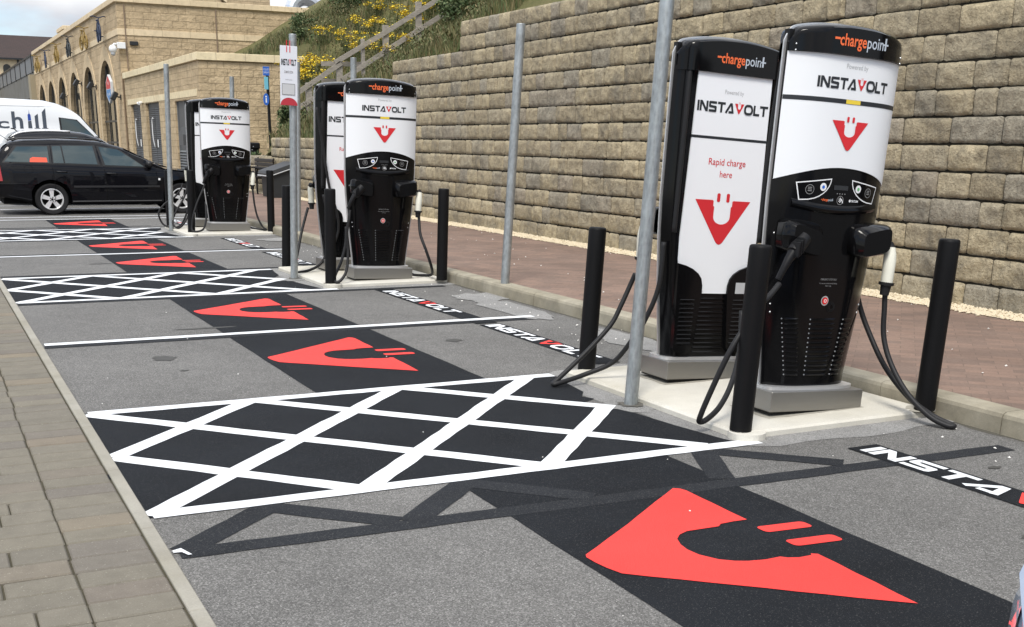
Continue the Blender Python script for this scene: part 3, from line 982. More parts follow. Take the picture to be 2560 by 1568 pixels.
def make_charger():
    root = empty('rapid_charger')
    # plinth and base
    MB().bbox(-.335, .335, -.165, .165, .010, .124, .003).build('plinth', M_STEEL, root)
    MB().box(-.318, .318, -.150, .150, -.002, .012).build('plinth_shadow_gap', M_SATBLK, root)  # black inset box added as the dark shadow gap under the plinth
    fl = []
    for k in range(48):
        g = 2 * PI * k / 48
        cx, sy = math.cos(g), math.sin(g)
        fl.append((math.copysign(abs(cx) ** .55, cx) * .328, math.copysign(abs(sy) ** .55, sy) * .132 - .004))
    MB().prism(fl, lambda a, b, d: (a, b, d), .1245, .143).build('base_flange', M_TRIM, root)
    # silver edge plate between the two shells
    out_ = [(-hw(.13 + .02 * k) - .013, .13 + .02 * k) for k in range(93)] + [(u * .408, captop(u) + .034 - .02 * abs(u) ** 8) for u in US] + [(hw(.13 + .02 * k) + .013, .13 + .02 * k) for k in range(92, -1, -1)]
    MB().prism(out_[::-1], lambda a, b, d: (a, d, b), -.005, .005).build('edge_trim', M_TRIM, root, smooth=True, angle=35)
    # core
    core = []
    for z in [.13 + .1 * k for k in range(20)]:
        h_ = hw(z)
        core.append([(-h_ + .003, -.02, z), (-h_ + .003, .02, z), (h_ - .003, .02, z), (h_ - .003, -.02, z)])
    MB().grid([r_ for r_ in core], True).build('inner_frame', M_SATBLK, root)
    # front: lower black body, white cover, black cap
    lb = MB().grid(shell_rows(lambda u: .135, arc, 40))
    lb.build('front_body', M_GLOSSBLK, root, smooth=True)
    wc = MB().grid(shell_rows(lambda u: arc(u) + .002, lambda u: 1.920, 22, .006))
    e0 = shell_rows(lambda u: arc(u) + .002, lambda u: 1.920, 1, .006)[0]
    wc.grid([[(p[0], p[1] + .008, p[2]) for p in e0], e0])
    cov = wc.build('front_cover', M_WPANEL, root, smooth=True, angle=50)
    cap_mesh(shell_rows(lambda u: 1.921, captop, 6, .012), -1, -.012).build('front_cap', M_GLOSSBLK, root, smooth=True, angle=50)
    # black dividing line and yellow seal
    MB().grid(shell_rows(lambda u: 1.679, lambda u: 1.702, 1, .0075)).build('divider', M_INK, cov, smooth=True)
    ys_ = MB().grid([[front(.0085)(x, z) for x in (-.05, -.02, .02, .05)] for z in (1.680, 1.701)])
    ys_.build('seal', M_YELLOW, cov)
    # lettering on the front
    cw, cs = MB(), MB()
    chargeword((cw, cs), -.18, .195, 1.968, .062, front(.0145))
    cw.build('cap_lettering', M_ORANGE, root); cs.build('cap_lettering', M_SILINK, root)
    t_ = MB(); text_fit(t_, 'Powered by', -.075, .075, 1.857, .026, front(.0075)); t_.build('small_lettering', M_GREYINK, root)
    a_, b_, c_ = MB(), MB(), MB()
    wordmark((a_, b_, c_), -.245, .245, 1.752, .056, front(.0078))
    a_.build('wordmark', M_INK, root); c_.build('wordmark', M_INK, root); b_.build('wordmark_emblem', M_REDINK, root)
    em = MB(); emblem_mesh(em, 0, 1.592, .252, .152, front(.0088), (-.04, .15), .062, .075)
    em.build('emblem', M_REDINK, root)
    # control panel
    cp = MB()
    for s in (-1, 1):
        pts = [(-.285, 1.258), (-.075, 1.287)]
        for k in range(1, 9):
            g = PI / 2 * k / 8
            pts.append((-.262 + .187 * math.cos(g) ** .8, 1.170 + .117 * (1 - math.sin(g)) ** .9))
        loop = [(s * a, b) for a, b in pts]
        cp = MB()
        lp = []
        for i_ in range(len(loop)):
            A_, B_ = Vector(loop[i_]), Vector(loop[(i_ + 1) % len(loop)])
            k_ = max(1, int((B_ - A_).length / .02))
            lp += [tuple(A_ + (B_ - A_) * j_ / k_) for j_ in range(k_)]
        for qd in stroke(lp, .0055, True):
            cp.poly([front(.002)(p[0], p[1]) for p in (qd if s > 0 else qd[::-1])])
        cp.build('panel_outline', M_WHITEINK, root)
    for s in (-1, 1):
        MB().disc((s * .125, 1.243), .021, front(.003)).build('button', M_WHITEINK, root)
    b1 = MB().disc((-.125, 1.243), .009, front(.0045)); b1.build('button_light', M_BLUEINK, root)
    b1 = MB().disc((.125, 1.243), .009, front(.0045)); b1.build('button_light', M_GREENINK, root)
    for s in (-1, 1):
        dm = MB()
        dm.disc((s * .208, 1.226), .026, front(.003), 24, .023)
        for j in range(3):
            dm.poly([front(.003)(s * .208 + a, 1.226 + .009 - j * .009 + b) for a, b in ((-.012, 0), (.012, 0), (.012, .004), (-.012, .004))])
        dm.build('session_button', M_DIMINK, root)
    dm = MB()
    dm.disc((.004, 1.178), .024, front(.003), 24, .021)
    for j in range(4):
        dm.poly([front(.003)(.004 - .03 + .018 * j + a, 1.210 + b) for a, b in ((0, 0), (.007, 0), (.007, .005), (0, .005))])
    dm.build('contactless_ring', M_DIMINK, root)
    nf = MB()
    for qd in stroke([(-.006, 1.170), (-.001, 1.178), (-.006, 1.188)], .004) + stroke([(.002, 1.166), (.009, 1.178), (.002, 1.192)], .005) + stroke([(.012, 1.186), (.020, 1.172), (.024, 1.164)], .006):
        nf.poly([front(.0034)(p[0], p[1]) for p in qd])
    nf.build('contactless_symbol', M_WHITEINK, root); nf = MB()
    text_fit(nf, 'TRITIUM', .083, .135, 1.172, .012, front(.003), bold=.02)
    nf.disc((.074, 1.178), .007, front(.003))
    nf.build('maker_lettering', M_WHITEINK, root)
    cw, cs = MB(), MB()
    chargeword((cw, cs), -.130, -.045, 1.171, .014, front(.003))
    cw.build('panel_lettering', M_ORANGE, root); cs.build('panel_lettering', M_SILINK, root)
    MB().poly([front(.002)(a, b) for a, b in ((-.05, 1.232), (.05, 1.232), (.05, 1.256), (-.05, 1.256))]).build('display', M_SCREEN, root)
    # raised brow under the control panel
    rows = []
    for j, (dz, of) in enumerate(((0, .0), (.012, .012), (.026, .016), (.05, .0))):
        rows.append([(u * .30, fy(u * .30, 1.1) - of, 1.128 - .028 * (1 - u * u) + dz) for u in [-1 + k / 10 for k in range(21)]])
    MB().grid(rows).build('panel_brow', M_GLOSSBLK, root, smooth=True)
    # gun holsters
    for s in (-1, 1):
        rows = []
        for j in range(9):
            v = j / 8
            r_ = []
            for i in range(17):
                g = 2 * PI * i / 16
                e = .38
                ax = math.copysign(abs(math.cos(g)) ** e, math.cos(g))
                az = math.copysign(abs(math.sin(g)) ** e, math.sin(g))
                sh = (1 - .55 * max(0, v - .5) ** 2 * 4 * .45)
                r_.append((s * (.238 + .132 * ax * sh + .012 * v), -.08 - .120 * v - .012 * (1 - (ax * ax + az * az) / 2) * (v > .9), .980 + .088 * az * sh + .02 * v * ax - .018 * v))
            rows.append(r_)
        mb = MB().grid(rows if s < 0 else [r_[::-1] for r_ in rows])
        mb.poly(rows[-1][:-1] if s > 0 else rows[-1][:-1][::-1])
        mb.build('gun_holster', M_GLOSSBLK, root, smooth=True, angle=40)
    # black charging gun in the left holster
    gb = MB()
    gb.tube([(-.27, -.19, .972), (-.315, -.205, .930), (-.352, -.215, .893)], [.043, .043, .040], 14)
    for j in range(3):
        gb.bbox(-.375 + j * .014 + .012, -.366 + j * .014 + .012, -.272, -.205, .872 + j * .012, .952 + j * .012, .003)
    gb.tube([(-.345, -.21, .90), (-.378, -.213, .855), (-.402, -.213, .81), (-.425, -.205, .75)], [.030, .024, .019, .017], 12)
    gb.build('charging_gun', M_SATBLK, root, smooth=True, angle=40)
    # white charging gun hanging at the right
    gw = MB()
    gw.tube([(.395, -.135, .955), (.402, -.15, .93)], [.028, .03], 14)
    gw.build('gun_latch', M_SATBLK, root, smooth=True, angle=40)
    gw = MB()
    gw.tube([(.400, -.15, .935), (.398, -.158, .90), (.392, -.168, .86), (.386, -.175, .80), (.382, -.178, .742)], [.029, .034, .036, .034, .034], 16)
    wg = gw.build('charging_gun', M_CREAM, root, smooth=True, angle=40)
    gw = MB()
    gw.tube([(.382, -.178, .745), (.381, -.178, .728), (.381, -.178, .726), (.379, -.176, .672)], [.044, .042, .030, .025], 16)
    gw.build('gun_collar', M_RUBBER, wg, smooth=True, angle=40)
    # stop button, key and notice
    MB().disc((0, .628), .019, front(.006)).build('stop_button', M_ESTOP, root)
    MB().disc((0, .628), .027, front(.003), 24, .020).build('stop_button_ring', M_TRIM, root)
    es = MB().disc((0, .628), .010, front(.0075), 18, .006)
    es.build('stop_button_mark', M_WHITEINK, root)
    kn = MB()
    for j in range(3):
        kn.disc((.050, .594), .030 - .007 * j, front(.003 + .002 * j), 20, .026 - .007 * j)
    kn.build('key_switch', M_SATBLK, root)
    nt_ = MB()
    text_fit(nt_, 'EMERGENCY STOP ONLY', -.050, .066, .742, .011, front(.003))
    text_fit(nt_, 'Do not use to end a normal charge', -.056, .072, .722, .008, front(.003))
    text_fit(nt_, 'Call for help', -.012, .030, .708, .008, front(.003))
    nt_.build('notice', M_DIMINK, root)
    # louvres: three banks, slats as one part each
    for xa, xb, sl in ((-.265, -.165, .030), (-.085, .105, .0), (.165, .265, -.030)):
        mb, glints = MB(), MB()
        for j in range(13):
            z = .20 + .0262 * j
            k = (.54 - z) / .34
            sc = 1 - .12 * k
            p0, p1 = xa * sc + sl * k, xb * sc + sl * k
            y0_ = fy((p0 + p1) / 2, z)
            nn = 7
            rows = []
            for dz, of in ((0, .0), (.002, .005), (.009, .007), (.015, .0)):
                rows.append([(p0 + (p1 - p0) * i / nn, fy(p0 + (p1 - p0) * i / nn, z) - of * (1 if 0 < i < nn else .25), z + dz) for i in range(nn + 1)])
            mb.grid(rows)
            glints.ball((p0, fy(p0, z) - .003, z + .008), .0048, 6)  # bead painted as a highlight at the left tip of the slat
        mb.build('louvre_bank', M_GLOSSBLK, root)
        glints.build('louvre_glints', M_LOUVGLINT, root, smooth=True)
    # bolts along the edges
    for s in (-1, 1):
        for z in (1.955, 1.925, .985, .60, .555):
            x = s * (hw(z) - .028)
            MB().ball((x, fy(x, z) - .012 if z > 1.9 else fy(x, z) - .001, z), .0065, 8).build('bolt', M_BOLT, root, smooth=True)
            MB().ball((x, .030, z), .0065, 8).build('bolt', M_BOLT, root, smooth=True)
    # back: black shell, white panel, cap
    MB().grid([r_[::-1] for r_ in back_rows(lambda u: .135, lambda u: 1.90, 24)]).build('back_body', M_GLOSSBLK, root, smooth=True, angle=60)
    cap_mesh(back_rows(lambda u: 1.872, captop, 6, .022), 1, .02).build('back_cap', M_GLOSSBLK, root, smooth=True, angle=50)
    half = [(.278, 1.872), (.284, 1.5), (.293, 1.1), (.297, .9), (.292, .76), (.287, .722), (.240, .712), (.185, .692), (.140, .664), (.115, .635), (.104, .60), (.100, .549)]
    outl = half + [(-a, b) for a, b in half[::-1]]
    bp = MB().prism(outl, lambda a, b, d: (-a, d, b), .096, .106).build('back_panel', M_WBACK, root)
    MB().prism([(-.288, 1.490), (.288, 1.490), (.288, 1.506), (-.288, 1.506)], lambda a, b, d: (-a, d, b), .100, .1072).build('divider', M_INK, bp)
    bk_ = lambda off: (lambda x, z: (-x, .106 + off, z))
    t_ = MB(); text_fit(t_, 'Powered by', -.072, .070, 1.758, .026, bk_(.0014)); t_.build('small_lettering', M_GREYINK, root)
    a_, b_, c_ = MB(), MB(), MB()
    wordmark((a_, b_, c_), -.268, .268, 1.648, .060, bk_(.0014), (0, 1, 0))
    a_.build('wordmark', M_INK, root); c_.build('wordmark', M_INK, root); b_.build('wordmark_emblem', M_REDINK, root)
    t_ = MB()
    text_fit(t_, 'Rapid charge', -.140, .142, 1.338, .042, bk_(.0014), bold=.004)
    t_.build('slogan', M_REDINK, root); t_ = MB()
    text_fit(t_, 'here', -.047, .047, 1.266, .042, bk_(.0014), bold=.004)
    t_.build('slogan', M_REDINK, root)
    em = MB(); emblem_mesh(em, .0, 1.128, .425, .272, bk_(.0014), (-.04, .155), .058, .085)
    em.build('emblem', M_REDINK, root)
    cw, cs = MB(), MB()
    chargeword((cw, cs), -.165, .20, 1.932, .060, lambda x, z: (-x, .1215, z), (0, 1, 0))
    cw.build('cap_lettering', M_ORANGE, root); cs.build('cap_lettering', M_SILINK, root)
    # hips either side of the narrow foot of the panel
    for s in (-1, 1):
        hip = [(.300, .735), (.240, .722), (.185, .702), (.140, .674), (.114, .643), (.102, .60), (.100, .54), (.135, .20), (.165, .172), (.245, .172), (.278, .20)]
        pts = [(s * a, b) for a, b in hip]
        if s > 0: pts = pts[::-1]
        mb = MB().prism(pts, lambda a, b, d: (-a, d, b), .090, .122)
        mb.build('back_fairing', M_GLOSSBLK, root)
        mb = MB()
        for j in range(11):
            z = .225 + .0275 * j
            mb.bbox(*sorted((s * .150, s * .262)), .118, .126, z, z + .013, .003)
        mb.build('louvre_bank', M_GLOSSBLK, root)
    mb = MB()
    for j in range(13):
        z = .165 + .0285 * j
        hwid = .096 + .035 * (j < 0)
        mb.bbox(-.118 + .002 * j, .118 - .002 * j, .092, .104, z, z + .015, .004)
    mb.build('louvre_bank', M_GLOSSBLK, root)
    MB().prism([(.160, .552), (.262, .552), (.262, .622), (.160, .622)], lambda a, b, d: (-a, d, b), .120, .1235).build('rating_label', M_LABEL, root)
    # charging leads run down grooves in both rear corners
    for s in (-1, 1):
        MB().tube(smooth_pts([(s * .330, .085, 1.89), (s * .337, .098, 1.6), (s * .340, .100, 1.2), (s * .338, .095, .92)]), .016, 10).build('rear_cable', M_RUBBER, root, smooth=True)
    return root
master = make_charger()
LEAN = {0: .058, 1: .034, 2: .026}
CPOS = [(0, 4.437, 5.085, 0), (0, 4.425, 6.09, 1), (1, 4.43, 12.055, 0), (1, 4.42, 13.07, 1), (2, 4.50, 19.37, 0), (2, 4.49, 20.38, 1)]
CLAB = ['nearest white and black rapid charger, its control panel and red stop button facing the camera',
        'rapid charger turned away, its white back reading Rapid charge here, by the nearest tall pole',
        'middle pair rapid charger that faces the camera, just right of the white sign',
        'rapid charger of the middle pair half hidden behind its front facing partner',
        'farthest rapid charger that faces the camera, beside the front wheel of the black estate car',
        'farthest rapid charger, mostly hidden behind its front facing partner, near the black estate bonnet']
CH = []
for i, (pr, x, y, rear) in enumerate(CPOS):
    o = master if i == 0 else copy_tree(master)
    o.location = (x, y, .04)
    o.rotation_euler = (0, LEAN[pr] * (-1 if rear else 1), PI if rear else 0)
    tag(o, CLAB[i], 'charger', 'rapid chargers in the bays')
    CH.append(o)
# leads of each charger, from gun to ground loop and back
def lead(i, pts, r=.0155):
    o = MB().tube(smooth_pts(pts, 10), r, 12).build('charging_cable', M_RUBBER, None, smooth=True)
    keep_world(o, CH[i])
lead(0, [(4.868, 4.92, .75), (4.868, 4.91, .62), (4.862, 4.885, .45), (4.86, 4.80, .30), (4.865, 4.66, .16), (4.90, 4.52, .06), (4.945, 4.435, .022), (4.975, 4.41, .020), (4.985, 4.44, .022), (4.93, 4.53, .06), (4.915, 4.70, .13), (4.905, 4.88, .26), (4.90, 5.02, .42), (4.88, 5.12, .60), (4.84, 5.15, .80)])
lead(0, [(4.058, 4.87, .79), (3.99, 4.85, .74), (3.90, 4.83, .68), (3.79, 4.80, .58), (3.70, 4.80, .45), (3.64, 4.85, .25), (3.615, 4.90, .10), (3.63, 4.92, .062), (3.68, 4.92, .075), (3.78, 4.95, .13), (3.90, 5.02, .23), (4.02, 5.12, .38), (4.08, 5.20, .60)])
lead(1, [(4.055, 6.28, .70), (4.03, 6.30, .62), (3.97, 6.30, .50), (3.90, 6.30, .38), (3.76, 6.30, .245), (3.62, 6.30, .13), (3.50, 6.295, .04), (3.475, 6.29, .025), (3.50, 6.27, .028), (3.70, 6.27, .072), (3.86, 6.2, .15), (3.93, 6.10, .30), (3.985, 6.03, .45), (4.05, 6.0, .65), (4.08, 6.01, .92)])
lead(1, [(4.84, 6.28, .8), (4.90, 6.25, .55), (4.95, 6.3, .3), (5.0, 6.4, .07), (4.95, 6.5, .06), (4.85, 6.3, .2), (4.80, 6.15, .5)])
lead(2, [(4.845, 11.88, .73), (4.84, 11.86, .66), (4.83, 11.80, .52), (4.86, 11.72, .36), (4.93, 11.74, .18), (5.0, 11.9, .075), (4.94, 11.98, .06), (4.80, 11.93, .075), (4.77, 12.0, .10)])
lead(2, [(4.05, 11.85, .79), (4.03, 11.83, .70), (4.0, 11.82, .55), (4.0, 11.8, .36), (3.96, 11.75, .17), (3.88, 11.72, .07), (3.83, 11.74, .06), (3.87, 11.86, .11), (3.98, 11.98, .24), (4.06, 12.05, .42), (4.09, 12.1, .6)])
lead(3, [(4.02, 13.25, .74), (3.98, 13.22, .65), (3.90, 13.15, .46), (3.80, 13.02, .22), (3.71, 12.92, .07), (3.70, 12.86, .045), (3.80, 12.86, .05), (3.93, 12.90, .07), (4.06, 12.95, .13), (4.15, 12.95, .28), (4.19, 12.95, .45), (4.17, 12.96, .62), (4.12, 12.97, .9)])
lead(3, [(4.07, 12.96, 1.85), (4.12, 12.92, 1.4), (4.17, 12.9, 1.0), (4.25, 12.9, .7), (4.27, 12.92, .5), (4.2, 12.94, .3)])
lead(4, [(4.9, 19.19, .72), (4.90, 19.17, .62), (4.91, 19.15, .45), (4.94, 19.12, .27), (5.0, 19.08, .12), (5.06, 19.05, .065), (5.02, 19.15, .06), (4.88, 19.25, .08), (4.83, 19.3, .10)])
lead(4, [(4.12, 19.16, .79), (4.08, 19.15, .70), (3.98, 19.12, .52), (3.90, 19.1, .32), (3.87, 19.12, .15), (3.87, 19.1, .07), (3.95, 19.05, .06), (4.05, 19.1, .10), (4.13, 19.25, .25), (4.17, 19.4, .5)])
lead(5, [(4.05, 20.56, .75), (4.0, 20.5, .66), (3.85, 20.4, .52), (3.68, 20.35, .42), (3.58, 20.35, .28), (3.62, 20.35, .12), (3.72, 20.3, .05), (3.9, 20.3, .06), (4.0, 20.3, .2), (4.1, 20.3, .45)])
lead(5, [(4.08, 20.2, .8), (3.98, 20.15, .55), (3.80, 20.05, .30), (3.73, 19.98, .15), (3.78, 19.9, .06), (3.9, 20.0, .10), (4.05, 20.1, .3)])

# ------------------------------------------------------------------ bollards
def make_bollard():
    mb = MB()
    rows = []
    R_ = .0585
    for z, r_ in ((0, R_), (.2, R_), (.4, R_), (.6, R_), (.8, R_), (.955, R_), (.966, R_ - .002), (.972, R_ - .008), (.974, R_ - .02), (.974, .001)):
        rows.append([(r_ * math.cos(2 * PI * k / 28), r_ * math.sin(2 * PI * k / 28), z) for k in range(28)])
    mb.grid(rows, True)
    return mb.build('bollard', M_BOLLARD, None, smooth=True, angle=45)
b0 = make_bollard()
BOL = [(5.065, 4.715, .04, .049, 'black steel bollard at right edge, beside the nearest charger and the kerb'),
       (3.776, 4.756, .04, .051, 'black steel bollard standing in front of the nearest charger on the pad corner'),
       (3.899, 6.599, .0, .057, 'black steel bollard left of the charger showing its white back'),
       (3.80, 11.80, .04, .022, 'black steel bollard directly in front of the middle charger pair'),
       (5.018, 11.66, .04, .030, 'black steel bollard right of the middle charger pair, by the kerb'),
       (3.892, 13.79, .0, .041, 'black steel bollard just left of the sign pole'),
       (3.874, 19.20, .04, .039, 'black steel bollard in front left of the farthest charger pair'),
       (5.123, 18.98, .04, .018, 'black steel bollard between the farthest charger pair and the grit bin'),
       (3.829, 20.759, .0, .017, 'black steel bollard hidden behind the farthest pole, beside the black car')]
for i, (x, y, z, ln, lab) in enumerate(BOL):
    o = b0 if i == 0 else b0.copy()
    if i: COL.objects.link(o)
    o.location = (x, y, z)
    o.rotation_euler = (0, ln, 0)
    tag(o, lab, 'bollard', 'black bollards around the chargers')
# grout collar lumps at the bollard feet are part of the pads
# ------------------------------------------------------------------ galvanised poles
def make_pole(h, r):
    mb = MB()
    mb.tube([(0, 0, 0), (0, 0, h * .25), (0, 0, h * .5), (0, 0, h * .75), (0, 0, h)], r, 26, caps=False)
    mb.tube([(0, 0, h - .001), (0, 0, h + .004), (0, 0, h + .006)], [r, r - .003, .001], 26, caps=False)
    return mb
POLES = [(3.655, 5.652, 2.62, .040, .056, 'tall galvanised pole nearest the camera, rising out of the top of the picture'),
         (3.650, 12.647, 2.57, .040, .034, 'galvanised pole carrying the white coming soon sign'),
         (3.715, 20.022, 2.64, .041, .033, 'galvanised pole standing in front of the black estate car'),
         (5.21, 10.50, 2.595, .044, .058, 'bare galvanised pole at the kerb in the middle of the stone wall'),
         (5.235, 17.811, 2.62, .040, .032, 'galvanised pole at the kerb just behind and right of the sign pole'),
         (5.36, 22.47, 2.48, .042, .035, 'galvanised pole whose top shows above the farthest charger pair'),
         (5.58, 16.17, 2.48, .042, .023, 'galvanised pole whose top shows above the middle charger pair')]
for x, y, h, r, ln, lab in POLES:
    o = make_pole(h, r).build('galvanised_pole', M_GALV, None, smooth=True, angle=40)
    o.location = (x, y, 0 if x < 5.3 else KZ)
    o.rotation_euler = (0, ln, 0)
    tag(o, lab, 'pole', 'galvanised poles along the bays')
# ------------------------------------------------------------------ the sign on the second pole
sg = empty('site_sign', (3.645, 12.593, 1.85), (0, .034, math.radians(-2)), 'white sign with red curved foot and black lettering on a grey pole', 'sign')
sg.scale = (.86, 1, 1)
sw, sh = .215, .585
M_SIGN = mat('sign_white', (0.66, 0.68, 0.73), 0.4)
MB().bbox(-.10, .115, -.004, .004, 0, .60, .002).build('sign_plate', M_SIGN, sg)
sf = lambda off: (lambda x, z: (x, -.004 - off, z))
a_, b_, c_ = MB(), MB(), MB()
wordmark((a_, b_, c_), -.086, .100, .405, .060, sf(.0015))
a_.build('wordmark', M_INK, sg); c_.build('wordmark', M_INK, sg); b_.build('wordmark_emblem', M_REDINK, sg)
t_ = MB(); text_fit(t_, 'COMING SOON', -.052, .060, .325, .026, sf(.0015), bold=.01)
t_.build('sign_lettering', M_DIMINK, sg); t_ = MB()
text_fit(t_, 'Service location', -.035, .050, .255, .012, sf(.0015))
t_.build('sign_lettering', M_DIMINK, sg)
MB().bbox(-.075, .078, -.008, -.004, .11, .215, .001).build('sign_window', M_LABEL, sg)
fr = MB()
for qd in stroke([(-.077, .108), (.080, .108), (.080, .217), (-.077, .217)], .006, True):
    fr.poly([(p[0], -.0085, p[1]) for p in qd])
fr.build('sign_window_frame', M_DIMINK, sg)
rd = [(-.10, .0)] + [(.0075 + .1075 * math.cos(PI - PI * k / 14), .0 + .078 * math.sin(PI * k / 14)) for k in range(15)] + [(.115, .0)]
MB().poly([(a, -.0058, b) for a, b in rd[1:-1]][::-1]).build('sign_foot', mat('sign_red', (0.42, 0.03, 0.045), 0.5), sg)
pr_ = MB()
for x in (-.018, .022):
    pr_.box(x - .005, x + .005, -.0065, -.004, .535, .595)
    pr_.box(x - .005, x + .005, -.003, .003, .598, .655)
pr_.build('plug_prongs', M_REDINK, sg)
MB().cyl((.022, .054, .15), (.022, .054, .19), .046, 16).cyl((.022, .054, .46), (.022, .054, .50), .046, 16).build('clip', M_GALV, sg)
# ------------------------------------------------------------------ stone station building
M_DGLASS = mat('dark_glass', (0.012, 0.016, 0.016), 0.08, spec=0.5)
M_GREYDOOR = mat('grey_door', (0.075, 0.08, 0.085), 0.5, spec=0.35)
M_GREYDOOR2 = mat('grey_louvre', (0.05, 0.054, 0.058), 0.5, spec=0.35)
M_DARKFR = mat('dark_frame', (0.02, 0.022, 0.024), 0.4)
M_ROOFF = mat('flat_roof', (0.12, 0.12, 0.115), 0.9)
M_STRIP = mat('copper_strip', (0.22, 0.16, 0.11), 0.7)
M_WHITEPL = mat('white_plastic', (0.75, 0.76, 0.76), 0.4)
BX, BY = 8.78, 56.82
bd = empty('stone_building', (BX, BY, 0), label='large tan stone station building with arched windows and grey service doors', cat='building')
def part(mb, name, m, parent=None, smooth=False, angle=None):
    o = mb.build(name, m, parent or bd, smooth=smooth, angle=angle)
    if parent is None:
        o.matrix_parent_inverse = Matrix.Translation((-BX, -BY, 0))
    return o
ZT = 7.27
ARC = [61.35 + 6.27 * k for k in range(6)]
AR, ASP = 2.5, 2.55
def arch_pts(c, r, sp, n=20):
    return [(c - r, 0)] + [(c - r * math.cos(PI * k / n), sp + r * math.sin(PI * k / n)) for k in range(n + 1)] + [(c + r, 0)]
# the facade with arches, as one polygon with its openings on the lower edge
fp = [(BY + .0, 0)]
for c_ in ARC:
    fp += arch_pts(c_, AR, ASP)
fp += [(97.0, 0), (97.0, ZT), (BY, ZT)]
part(MB().prism(fp, lambda a, b, d: (d, a, b), BX + .55, BX), 'arcade_wall', M_STONE)
sw_ = MB().box(BX + .552, 19.7, BY, BY + .5, 0, ZT)
part(sw_, 'end_wall', M_STONE)
part(MB().poly([(BX + .3, BY + .3, ZT - .05), (19.7, BY + .3, ZT - .05), (19.7, 97, ZT - .05), (BX + .3, 97, ZT - .05)]), 'roof', M_ROOFF)
cp_ = MB()
cp_.bbox(BX - .10, 19.76, BY - .10, BY + .42, ZT + .002, ZT + .24, .012)
cp_.bbox(BX - .10, BX + .42, BY + .422, 97.05, ZT + .002, ZT + .24, .012)
part(cp_, 'coping', M_ASHLAR)
bn_ = MB()
bn_.bbox(BX - .035, 19.72, BY - .035, BY - .001, 5.90, 6.17, .006)
bn_.bbox(BX - .035, BX - .001, BY, 97.02, 5.90, 6.17, .006)
part(bn_, 'band_course', M_ASHLAR)
M_VOUSS = stone('voussoir', (0.59, 0.465, 0.30), (0.56, 0.44, 0.28), (0.5, 0.39, 0.25), 3.0, 5.0, 0.15, 0.08)
for i, c_ in enumerate(ARC):
    ou = [(c_ - AR - .42, 0), (c_ - AR - .42, ASP)]
    for k in range(1, 10):
        g = PI * k / 20
        e = .45 + .30 * (k / 10) ** 3
        ou.append((c_ - (AR + e) * math.cos(g), ASP + (AR + e) * math.sin(g)))
    ou.append((c_, ASP + AR + .70))
    ou += [(2 * c_ - a, b) for a, b in ou[:-1][::-1]]
    inn = arch_pts(c_, AR, ASP)[::-1]
    part(MB().prism(ou + inn, lambda a, b, d: (d, a, b), BX - .001, BX - .03), 'arch_surround', M_VOUSS)
    wp = arch_pts(c_, AR - .02, ASP)
    w_ = part(MB().poly([(BX + .17, a, b) for a, b in wp]), 'window', M_DGLASS)
    fm = MB()
    for dy in (-.9, .9):
        fm.box(BX + .11, BX + .16, c_ + dy - .04, c_ + dy + .04, 0, ASP + math.sqrt(max(0, (AR - .05) ** 2 - dy * dy)))
    for z in (ASP - .35, 1.2):
        fm.box(BX + .12, BX + .155, c_ - AR + .02, c_ + AR - .02, z, z + .09)
    for qd in stroke(arch_pts(c_, AR - .07, ASP), .10):
        fm.poly([(BX + .15, p[0], p[1]) for p in qd])
    part(fm, 'frame', M_DARKFR, w_)
    fm_o = w_.children[0]
    fm_o.matrix_parent_inverse = Matrix.Identity(4)
st_ = MB()
for x, z0 in ((9.10, 4.4), (13.17, 4.4)):
    st_.box(x - .025, x + .025, BY - .135, BY - .11, z0, 7.40)
st2 = [MB().box(9.075, 9.125, BY - .06, BY - .036, 4.4, 7.2), MB().box(13.145, 13.195, BY - .06, BY - .036, 4.4, 7.2)]
for s_ in st2: part(s_, 'conductor_strip', M_STRIP)
part(MB().box(8.80, 8.84, BY - .06, BY - .036, 0, 4.3), 'conductor_strip', M_STRIP)
part(MB().bbox(9.25, 9.62, BY - .10, BY - .002, 5.47, 5.65, .02), 'wall_vent', M_DARKFR)
# annex
AX, AY, AXR, AZ = 8.88, 41.18, 13.25, 4.02
DOORS = [(53.06, 55.55, 2.88), (48.75, 51.80, 2.86), (42.86, 45.63, 2.80)]
aw = MB()
edges = [AY, 42.86, 45.63, 48.75, 51.80, 53.06, 55.55, BY - .02]
for a, b in ((AY, 42.86), (45.63, 48.75), (51.80, 53.06), (55.55, BY - .12)):
    aw.box(AX, AX + .40, a, b, 0, AZ)
for a, b, z in DOORS:
    aw.box(AX, AX + .40, a, b, z, AZ)
part(aw, 'annex_wall', M_STONE2)
part(MB().box(AX + .402, AXR, AY, AY + .4, 0, AZ), 'annex_end_wall', M_STONE2)
part(MB().poly([(AX + .2, AY + .2, AZ - .03), (AXR, AY + .2, AZ - .03), (AXR, BY, AZ - .03), (AX + .2, BY, AZ - .03)]), 'annex_roof', M_ROOFF)
c2 = MB()
c2.bbox(AX - .08, AXR + .06, AY - .08, AY + .44, AZ + .002, AZ + .25, .01)
c2.bbox(AX - .08, AX + .44, AY + .442, BY - .14, AZ + .002, AZ + .25, .01)
part(c2, 'annex_coping', M_COPING2)
part(MB().box(AX - .012, AX - .001, 41.6, 56.2, 2.89, 3.12), 'lintel_course', M_COPING2)
